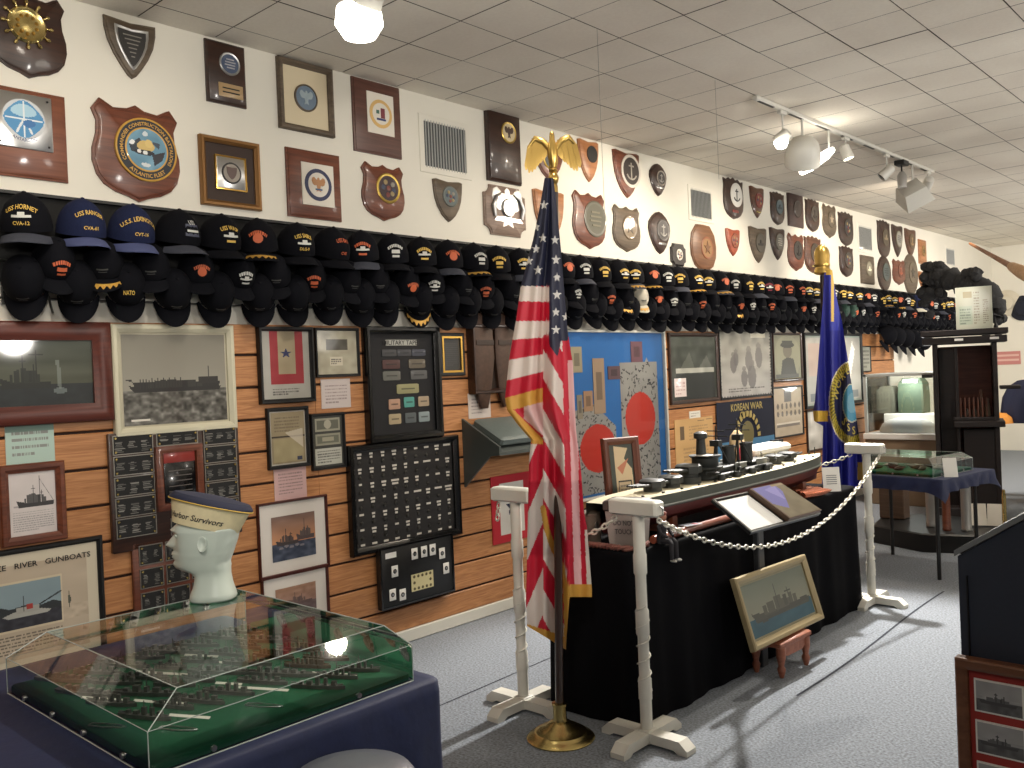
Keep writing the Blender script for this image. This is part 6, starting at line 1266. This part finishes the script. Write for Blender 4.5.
# glass sign on the cabinet
t = thing('glass_sign', 'pale framed glass notice sheet standing on top of the dark cabinet', 'sign', (cx0+.33, 8.72, CH+.126), (0, 0, .30)); t.scale = (.86, .86, .9); cv = Cv(60, 80, (178, 178, 160)); cv.noise(.05, 4, 4); cv.lines(.1, .5, .4, .9, 6); cv.lines(.5, .1, .65, .9, 12, (110, 96, 80), .6); cv.lines(.75, .3, .9, .9, 12, (110, 96, 80), .6); cv.rect(.2, .1, .45, .25, (150, 140, 110)); cv.rect(.06, .45, .45, .9, (150, 168, 150), .5)
m = MB(); m.box((0, .0, .21), (.34, .008, .42), colm((186, 188, 172))); m.raster(cv.img, 0, 0, 1, 1, fn=lambda u, v: (-.165+.33*u, -.006, .005+.41*v), m=painted('gloss_sheet', .15, 1.)); m.build('sheet', t, 0)
m = MB(); m.lathe([(.02, 0), (.02, .02), (.004, .05), (.001, .10)], BLACK, 12); m.M = Matrix.Identity(4); o = m.build('finial'); o.location = (cx0+.47, 8.85, CH+.126); tag(o, 'small black pointed finial on the right end of the dark cabinet', 'finial')
# black netting garland
rg3 = random.Random(8); m = MB(); NET = mat('black_netting', (20, 20, 22), .9, bump=.6, nscale=60, noise=.4)
path = [(928, 300), (931, 284), (938, 277), (948, 278), (962, 284), (976, 286), (988, 293), (996, 303), (993, 318)]
pts = [atY(a, b, 10.4-.25*i/8) for i, (a, b) in enumerate(path)]; pts = [Vector([float(v) for v in p]) for p in pts]
fine = []
for i in range(len(pts)-1):
    for k in range(4): fine.append(pts[i].lerp(pts[i+1], k/4)+Vector((rg3.uniform(-.02, .02), 0, rg3.uniform(-.02, .02))))
m.tube(fine, [.12+rg3.uniform(-.03, .03) for _ in fine], NET, 10)
for k in range(60): p = rg3.choice(fine); m.lathe([(.02, -.04), (.05, -.03), (.05, .02), (.02, .04)], NET, 8, tuple(p+Vector((rg3.uniform(-.1, .1), rg3.uniform(-.12, .0), rg3.uniform(-.19, .15)))), (rg3.random()*3, rg3.random()*3, 0))
tag(m.build('netting_garland'), 'bulky black netting draped high behind the glass notice above the dark cabinet', 'netting')
# wooden lance / gun barrel
a, b = atY(969, 243, 9.0), atY(1040, 282, 7.6); a, b = Vector([float(v) for v in a]), Vector([float(v) for v in b]); t = thing('wooden_spar', 'long tapering wooden spar entering from the upper right edge', 'spar', b)
d = a-b; m = MB(); m.tube([tuple(d*k) for k in (0, .3, .62, .98)], [.032, .026, .018, .012], wood('spar_wood', (140, 92, 62), (170, 118, 82), .5), 12); m.build('shaft', t)
m = MB(); m.tube([tuple(d*k) for k in (-.05, .02, .22, .34, .36)], [.05, .055, .052, .038, .03], wood('spar_pale', (190, 146, 104), (214, 172, 128), .5), 14); m.build('thick_sleeve', t)
m = MB(); m.tube([tuple(d*.98), tuple(d*1.0)], [.012, .004], BLACK, 8); m.build('tip', t)
m = MB(); m.tube([tuple(d*.1), tuple(d*.1+Vector((0, 0, CEIL-(b+d*.1).z-.002)))], .003, BLACK, 6); m.build('hanging_wire', t)
# hats on the back wall
for px, py, cc, lb, s_ in ((1006, 303, (206, 198, 180), 'cream round hat hung on the far wall', 1.), (1022, 308, (20, 24, 40), 'navy round hat hung on the far wall at the right edge', .95)):
    p = atY(px, py, YC-.06); m = MB(); m.lathe([(.17*s_, 0), (.20*s_, .015), (.17*s_, .03), (.12*s_, .05), (.10*s_, .09), (.001, .10)], mat('hat_'+lb[:4], cc, .8), 28); o = m.build('round_hat'); o.location = (p[0], YC-.002, p[2]); o.rotation_euler = (R90, 0, 0); tag(o, lb, 'hat')
p = atY(1008, 358, YC-.01); m = MB(); m.box((0, 0, 0), (.34, .006, .20), colm((196, 130, 126), .7)); m.box((0, -.004, .04), (.3, .002, .03), colm((220, 180, 170))); m.box((0, -.004, -.03), (.3, .002, .03), colm((220, 180, 170))); o = m.build('poster'); o.location = (p[0], YC-.004, p[2]); tag(o, 'faded pink striped poster low on the far wall', 'poster')
# far glass counters
def counter(label, x0, x1, y0, y1, zb=.72, zt=1.31):
    t = thing('glass_counter', label, 'display case', ((x0+x1)/2, (y0+y1)/2, 0)); a, b = (x1-x0)/2, (y1-y0)/2
    m = MB(); m.bbox((0, 0, .33), (2*a, 2*b, .66), mat('beige_counter', (128, 108, 86), .6), .006); m.build('base', t)
    m = MB(); m.bbox((0, 0, zb-.03), (2*a+.03, 2*b+.03, .06), mat('white_counter', (226, 224, 218), .5), .006); m.build('counter_top', t)
    m = MB()
    for s in (-1, 1):
        for q in (-1, 1): m.bbox((s*(a-.015), q*(b-.015), (zb+zt)/2), (.03, .03, zt-zb), mat('pale_metal', (196, 198, 194), .3, .5), .003)
        m.bbox((0, s*(b-.015), zt), (2*a, .03, .03), mat('pale_metal', (196, 198, 194), .3, .5), .003); m.bbox((s*(a-.015), 0, zt), (.03, 2*b, .03), mat('pale_metal', (196, 198, 194), .3, .5), .003)
    m.build('metal_frame', t); m = MB()
    for s in (-1, 1): m.box((0, s*(b-.01), (zb+zt)/2), (2*a-.03, .004, zt-zb-.02), GLASS); m.box((s*(a-.01), 0, (zb+zt)/2), (.004, 2*b-.03, zt-zb-.02), GLASS)
    m.build('glass', t, 0); m = MB(); m.bbox((0, b-.04, (zb+zt)/2), (2*a-.06, .01, zt-zb-.04), mat('bright_back', (226, 222, 208), .7), .001); m.build('back_panel', t); return t
counter('far left glass counter with white frame between the blue flag and dark cabinet', -3.57, -2.86, 9.18, 9.9)
for k, (px, w_, h_, cc, lb) in enumerate(((889, .17, .28, (96, 96, 82), 'grey-olive canvas bag inside the far left glass counter'), (914, .25, .36, (70, 84, 66), 'green box with pale label inside the far left glass counter'))):
    p = atY(px, 400, 9.65); m = MB(); m.loft([[(x*w_/2*q, y*.1*q, z_*h_) for x, y in ((-1, -1), (1, -1), (1, 1), (-1, 1))] for q, z_ in ((1, 0), (1.02, .5), (.96, .85), (.7, 1))], mat('olive%d' % k, cc, .8, noise=.1)); o = m.build('canvas_bag' if k == 0 else 'green_box'); o.location = (p[0], 9.65, .905); tag(o, lb, 'bag' if k == 0 else 'box')
    if k: q = MB(); q.box((0, -.085, h_*.93), (.15, .06, .02), colm((200, 200, 190)), (.5, 0, 0)); q.build('pale_label', o)
m = MB(); m.bbox((0, 0, .09), (.62, .22, .18), WHITE, .01); o = m.build('riser'); o.location = (-3.2, 9.65, .722); tag(o, 'white riser block inside the far left glass counter', 'riser')
m = MB(); m.loft([[(math.cos(q*PI/12)*.28*a, math.sin(q*PI/12)*.13*a, z_) for q in range(24)] for a, z_ in ((1, 0), (1.02, .03), (.9, .09), (.65, .13), (.3, .15), (.02, .155))], mat('white_cloth', (244, 242, 236), .8)); o = m.build('white_cloth_mound'); o.location = (-3.2, 9.36, .722); tag(o, 'rounded white cloth mound at the front of the far left glass counter', 'cloth')
counter('far right glass counter beyond the dark cabinet, cut by the right edge', -2.15, -.9, 9.7, 10.5, .78, 1.36)
m = MB(); m.loft([[(math.cos(q*PI/10)*.22*a+.02*math.sin(3*q), math.sin(q*PI/10)*.14*a, z_) for q in range(20)] for a, z_ in ((1, 0), (1.05, .1), (.95, .25), (.7, .36), (.3, .42), (.02, .43))], mat('navy_uniform', (22, 26, 52), .85)); o = m.build('folded_uniform'); p = atY(1016, 390, 10.0); o.location = (p[0]+.1, 10.0, .782); tag(o, 'dark navy uniform heaped inside the far right glass counter', 'uniform')
m = MB(); m.loft([[(math.cos(q*PI/8)*.12*a, math.sin(q*PI/8)*.1*a, z_) for q in range(16)] for a, z_ in ((1, 0), (.9, .06), (.5, .1), (.02, .11))], mat('orange_cloth', (200, 130, 50), .8)); o = m.build('orange_cloth'); o.location = (p[0]-.12, 9.86, .782); tag(o, 'orange cloth beside the navy uniform in the far right glass counter', 'cloth')
m = MB(); m.bbox((0, 0, .3), (1.5, .5, .6), BLACK, .006); o = m.build('storage_chest'); o.location = (-1.22, 9.2, 0); tag(o, 'long low black chest on the floor in front of the far right glass counter', 'chest')
# ---------------------------------------------------------------- lighting track and fixtures
TXX = -2.58
tr = thing('ceiling_track', 'thin white lighting track running along the ceiling above the ship table', 'track', (TXX, 4., CEIL))
m = MB(); m.bbox((0, 2.75, -.014), (.035, 3.3, .026), FIXT, .003); m.build('rail', tr)
for k in range(8): m = MB(); m.box((.0, 1.25+.42*k, -.028), (.018, .2, .003), BLACK); m.build('contact_slot', tr)
LENS = mat('lamp_glow', (255, 246, 226), .5, emit=12.); LENSB = mat('lamp_glow_bright', (255, 248, 232), .5, emit=16.)
def mata(v): # rotation taking local -Z to direction v
    return Vector(v).normalized().to_track_quat('-Z', 'Y').to_euler()
def spot(loc, aim, label, r=.05, L=.13, glow=True, body=True, power=60, angle=95, blend=.6, col=(1, .86, .68), lensm=None, group='track spotlights'):
    loc = Vector([float(v) for v in loc]); aim = Vector(aim); d = (aim-loc).normalized(); e = mata(d)
    if body:
        t = thing('track_spotlight', label, 'spotlight', (loc.x, loc.y, loc.z)); t['group'] = group
        m = MB(); h_ = CEIL-.028-loc.z; m.bbox((0, 0, h_-.012), (.03, .09, .024), FIXT, .004); m.tube([(0, 0, h_-.02), (0, 0, L*.3)], .006, FIXT, 8); m.build('stem', t)
        m = MB(); m.lathe([(r*.45, L*.5), (r*.85, L*.4), (r, -L*.5), (r*.9, -L*.5), (r*.86, -L*.4)], FIXT, 24); o = m.build('housing', t); o.rotation_euler = e
        m = MB(); m.lathe([(r*.85, -L*.42), (r*.85, -L*.43), (.001, -L*.43)], (lensm or LENS) if glow else colm((60, 60, 58)), 24); o = m.build('lens', t); o.rotation_euler = e
    if power:
        l = bpy.data.lights.new('spot', 'SPOT'); l.energy = power; l.spot_size = math.radians(angle); l.spot_blend = blend; l.shadow_soft_size = .04; l.color = col
        lo_ = bpy.data.objects.new('spot_lamp', l); COL.objects.link(lo_); lo_.location = loc+d*(L*.5+.02); lo_.rotation_euler = e
# visible fixtures (positions read from the ceiling)
def onx(px, py, x=TXX): return atX(px, py, x)
p = onx(362, 8); spot(p, (XW, p[1]+.1, 1.4), 'brightly glowing spotlight at the top edge, over the striped flag side', .075, .14, power=70, angle=96, lensm=LENSB)
m = MB(); m.lathe([(.08, .06), (.088, .0), (.06, -.045), (.001, -.065)], LENSB, 24); o = m.build('bulb'); o.location = (p[0]-.02, p[1]+.0, p[2]-.055); tag(o, 'glaring round bulb at the top edge of the picture', 'bulb')
p = onx(783, 137); spot(p, (XW, p[1]-.3, 1.9), 'glowing small spotlight, left of the big white dome lamp', .045, .10, power=70, angle=110, lensm=LENSB)
m = MB(); m.lathe([(.044, 0), (.046, -.01), (.03, -.045), (.001, -.055)], LENSB, 18); o = m.build('bulb'); o.location = (p[0], p[1]-.03, p[2]-.03); tag(o, 'glaring small bulb left of the big white dome lamp', 'bulb')
p = onx(803, 152); t = thing('dome_lamp', 'big white dome lamp hanging between two glaring bulbs', 'spotlight', p); m = MB(); m.lathe([(.03, .10), (.07, .09), (.10, .05), (.115, -.02), (.115, -.09), (.105, -.09)], FIXT, 30); o = m.build('shade', t); o.rotation_euler = (.5, .35, 0); m = MB(); m.tube([(0, 0, .05), (0, 0, CEIL-.028-p[2])], .008, FIXT, 8); m.build('stem', t)
p = onx(818, 161); t = thing('tube_lamp', 'glaring tilted tube lamp, right of the white dome lamp', 'spotlight', p)
q = atX(802, 172, TXX)-p; q2 = atX(832, 150, TXX)-p; m = MB(); m.tube([tuple(q), tuple(q*.5), tuple(q2*.5), tuple(q2)], [.02, .033, .033, .02], LENSB, 14); m.build('tube', t)
m = MB(); m.tube([tuple(q2*.8), (float(q2[0]*.8), float(q2[1]*.8), CEIL-.028-p[2])], .008, FIXT, 8); m.build('stem', t)
p = onx(846, 152); spot(p, (TXX+.6, p[1]+.2, 1.), 'small white spotlight with a lit lens, right of the glaring tube', .042, .11, power=60, angle=100)
p = onx(887, 172); spot(p, (XW, p[1]-.8, 1.6), 'small tilted white spotlight, first of the farther group', .042, .12, power=60, angle=110, glow=False)
p = onx(902, 178); t = thing('track_spotlight', 'slim metallic spotlight between the tilted small one and the big square floodlight', 'spotlight', p); m = MB(); m.lathe([(.035, -.08), (.038, .02), (.02, .05)], SILVER, 20); m.build('housing', t); m = MB(); m.tube([(0, 0, .04), (0, 0, CEIL-.028-p[2])], .007, BLACK, 8); m.bbox((0, 0, CEIL-.05-p[2]), (.08, .12, .04), BLACK, .004); m.build('stem', t)
p = onx(913, 194); t = thing('floodlight', 'big square white floodlight, largest of the farther group', 'spotlight', p); m = MB(); m.loft([[(x*a, y*a, z_) for x, y in ((-1, -1), (1, -1), (1, 1), (-1, 1))] for a, z_ in ((.05, .09), (.09, .07), (.115, -.06), (.12, -.07), (.105, -.07))], FIXT); o = m.build('housing', t); o.rotation_euler = (.7, -.45, .5); m = MB(); m.tube([(0, 0, .05), (0, 0, CEIL-.028-p[2])], .008, FIXT, 8); m.build('stem', t)
p = onx(928, 183); spot(p, (XW, p[1]+1.5, 1.7), 'small white spotlight at the far end of the track', .045, .12, power=80, angle=120, glow=False)
# ceiling-hung nylon wires near the flag
for px, py, z0_ in ((597, 28, 2.2), (715, 80, 2.55)):
    p = atZ(px, py, CEIL); q = MB(); q.tube([(0, 0, 0), (0, 0, z0_-CEIL)], .0012, colm((150, 146, 138)), 5); o = q.build('hanging_wire'); o.location = p; tag(o, 'thin wire hanging from the ceiling %s' % ('near the flagpole eagle' if px < 650 else 'near the second vent'), 'wire')
# unseen lights without fixtures: wall spots, plus added fill and uplights
def area(loc, aim, size, power, col=(1, .93, .84)):
    l = bpy.data.lights.new('area', 'AREA'); l.shape = 'DISK'; l.size = size; l.energy = power; l.color = col; o = bpy.data.objects.new('ceiling_lamp', l); COL.objects.link(o); o.location = loc; o.rotation_euler = mata(Vector(aim)-Vector(loc))  # broad fill added at ceiling height, no fixture there
def sp(loc, aim, power, angle, blend=.5, col=(1, .9, .76), soft=.05): 
    l = bpy.data.lights.new('spot', 'SPOT'); l.energy = power; l.spot_size = math.radians(angle); l.spot_blend = blend; l.shadow_soft_size = soft; l.color = col
    o = bpy.data.objects.new('spot_lamp', l); COL.objects.link(o); o.location = loc; o.rotation_euler = mata(Vector(aim)-Vector(loc))  # shared by the wall spots and the added fill spots
for y, pw in ((.6, 60), (1.6, 45), (3.3, 45), (4.4, 45), (6.6, 45), (9., 60), (10.6, 60), (12.2, 70)): sp((TXX, y, 2.95), (XW, y, 1.95), pw*.28, 94, .75)
sp((-1.2, .6, 2.9), (-3.9, .9, 2.3), 70, 60, .8)          # glare patch at the left plaques
sp((-2.72, 5.9, 2.85), (-1.6, 3.7, 0), 850, 74, .5, (1, .95, .88)); sp((-.95, .9, 2.95), (-2.33, 2.72, 1.25), 95, 26, .6)       # pool of light on the carpet; narrow fill spot added for the flag
sp((-2.4, 4.4, 2.95), (-2.45, 4.2, .8), 90, 70, .6)       # ship model
sp((-1.5, 2.6, 2.95), (-2.1, 1.1, .8), 150, 50, .6); sp((-.8, -.35, 2.95), (-2.25, 1.2, 1.0), 70, 34, .8)        # near case; second spot is added fill for the mannequin head
sp((-2.5, 8.4, 2.95), (-3.1, 9.2, .9), 160, 60, .6, (1, .95, .88)); sp((-1.6, 9.2, 2.95), (-1.6, 10, .9), 80, 60, .6)
sp((-2.2, 7.3, 2.95), (-2.3, 6.6, .5), 80, 60, .6)
area((-.6, -.6, 2.9), (-3.2, 3.2, 1.2), 1.0, 9)
for y, pw in ((-.5, 105), (3.0, 115), (6.5, 130), (10., 110)): sp((1.4, y, 2.0), (-1.9, y+.8, 3.2), pw*1.9, 112, .9, (1, .95, .88), .15); area((0, 11, 3.0), (-1, 12.5, 1), 1.6, 70)  # uplights added to brighten the ceiling, plus an added far-end fill
for y in (1.0, 2.6, 4.2, 5.8, 7.4, 9.0): sp((-2.0, y, 2.98), (XW, y+.4, .95), 40, 60, .7)
for (x, y, z, p_) in ((.9, -.6, 2.5, 12), (2.0, 5.0, 2.45, 60), (1.5, 9.5, 2.45, 80), (-.5, 12.6, 2.5, 30)):
    l = bpy.data.lights.new('globe_lamp', 'POINT'); l.energy = p_; l.shadow_soft_size = .25; l.color = (1, .93, .84); o = bpy.data.objects.new('globe_lamp', l); COL.objects.link(o); o.location = (x, y, z)  # added point fills out of view; no globes hang here
for (x, y, z, p_) in ((-3.2, 9.4, 1.24, 12), (-1.5, 9.95, 1.28, 7)):
    l = bpy.data.lights.new('case_lamp', 'POINT'); l.energy = p_; l.shadow_soft_size = .08; o = bpy.data.objects.new('case_lamp', l); COL.objects.link(o); o.location = (x, y, z)  # added inside the counters to brighten them, no fixture there
w = bpy.data.worlds.new('World'); bpy.context.scene.world = w; w.use_nodes = True; w.node_tree.nodes['Background'].inputs[0].default_value = (.55, .52, .48, 1); w.node_tree.nodes['Background'].inputs[1].default_value = .3
# ---------------------------------------------------------------- camera
cd = bpy.data.cameras.new('Camera'); co = bpy.data.objects.new('Camera', cd); COL.objects.link(co); cd.sensor_width = 36; cd.sensor_fit = 'HORIZONTAL'; cd.lens = FPX/1024*36; cd.clip_start = .05
R3 = Matrix(((CR[0], CU[0], -CF[0]), (CR[1], CU[1], -CF[1]), (CR[2], CU[2], -CF[2]))); co.matrix_world = Matrix.Translation(Vector(CAM)) @ R3.to_4x4()
bpy.context.scene.camera = co
sc = bpy.context.scene; sc.view_settings.view_transform = 'Standard'; sc.view_settings.look = 'None'; sc.view_settings.exposure = 0.; sc.view_settings.gamma = 1.
sc.cycles.max_bounces = 6; sc.cycles.transparent_max_bounces = 16; sc.cycles.caustics_reflective = False; sc.cycles.caustics_refractive = False; sc.cycles.sample_clamp_indirect = 4
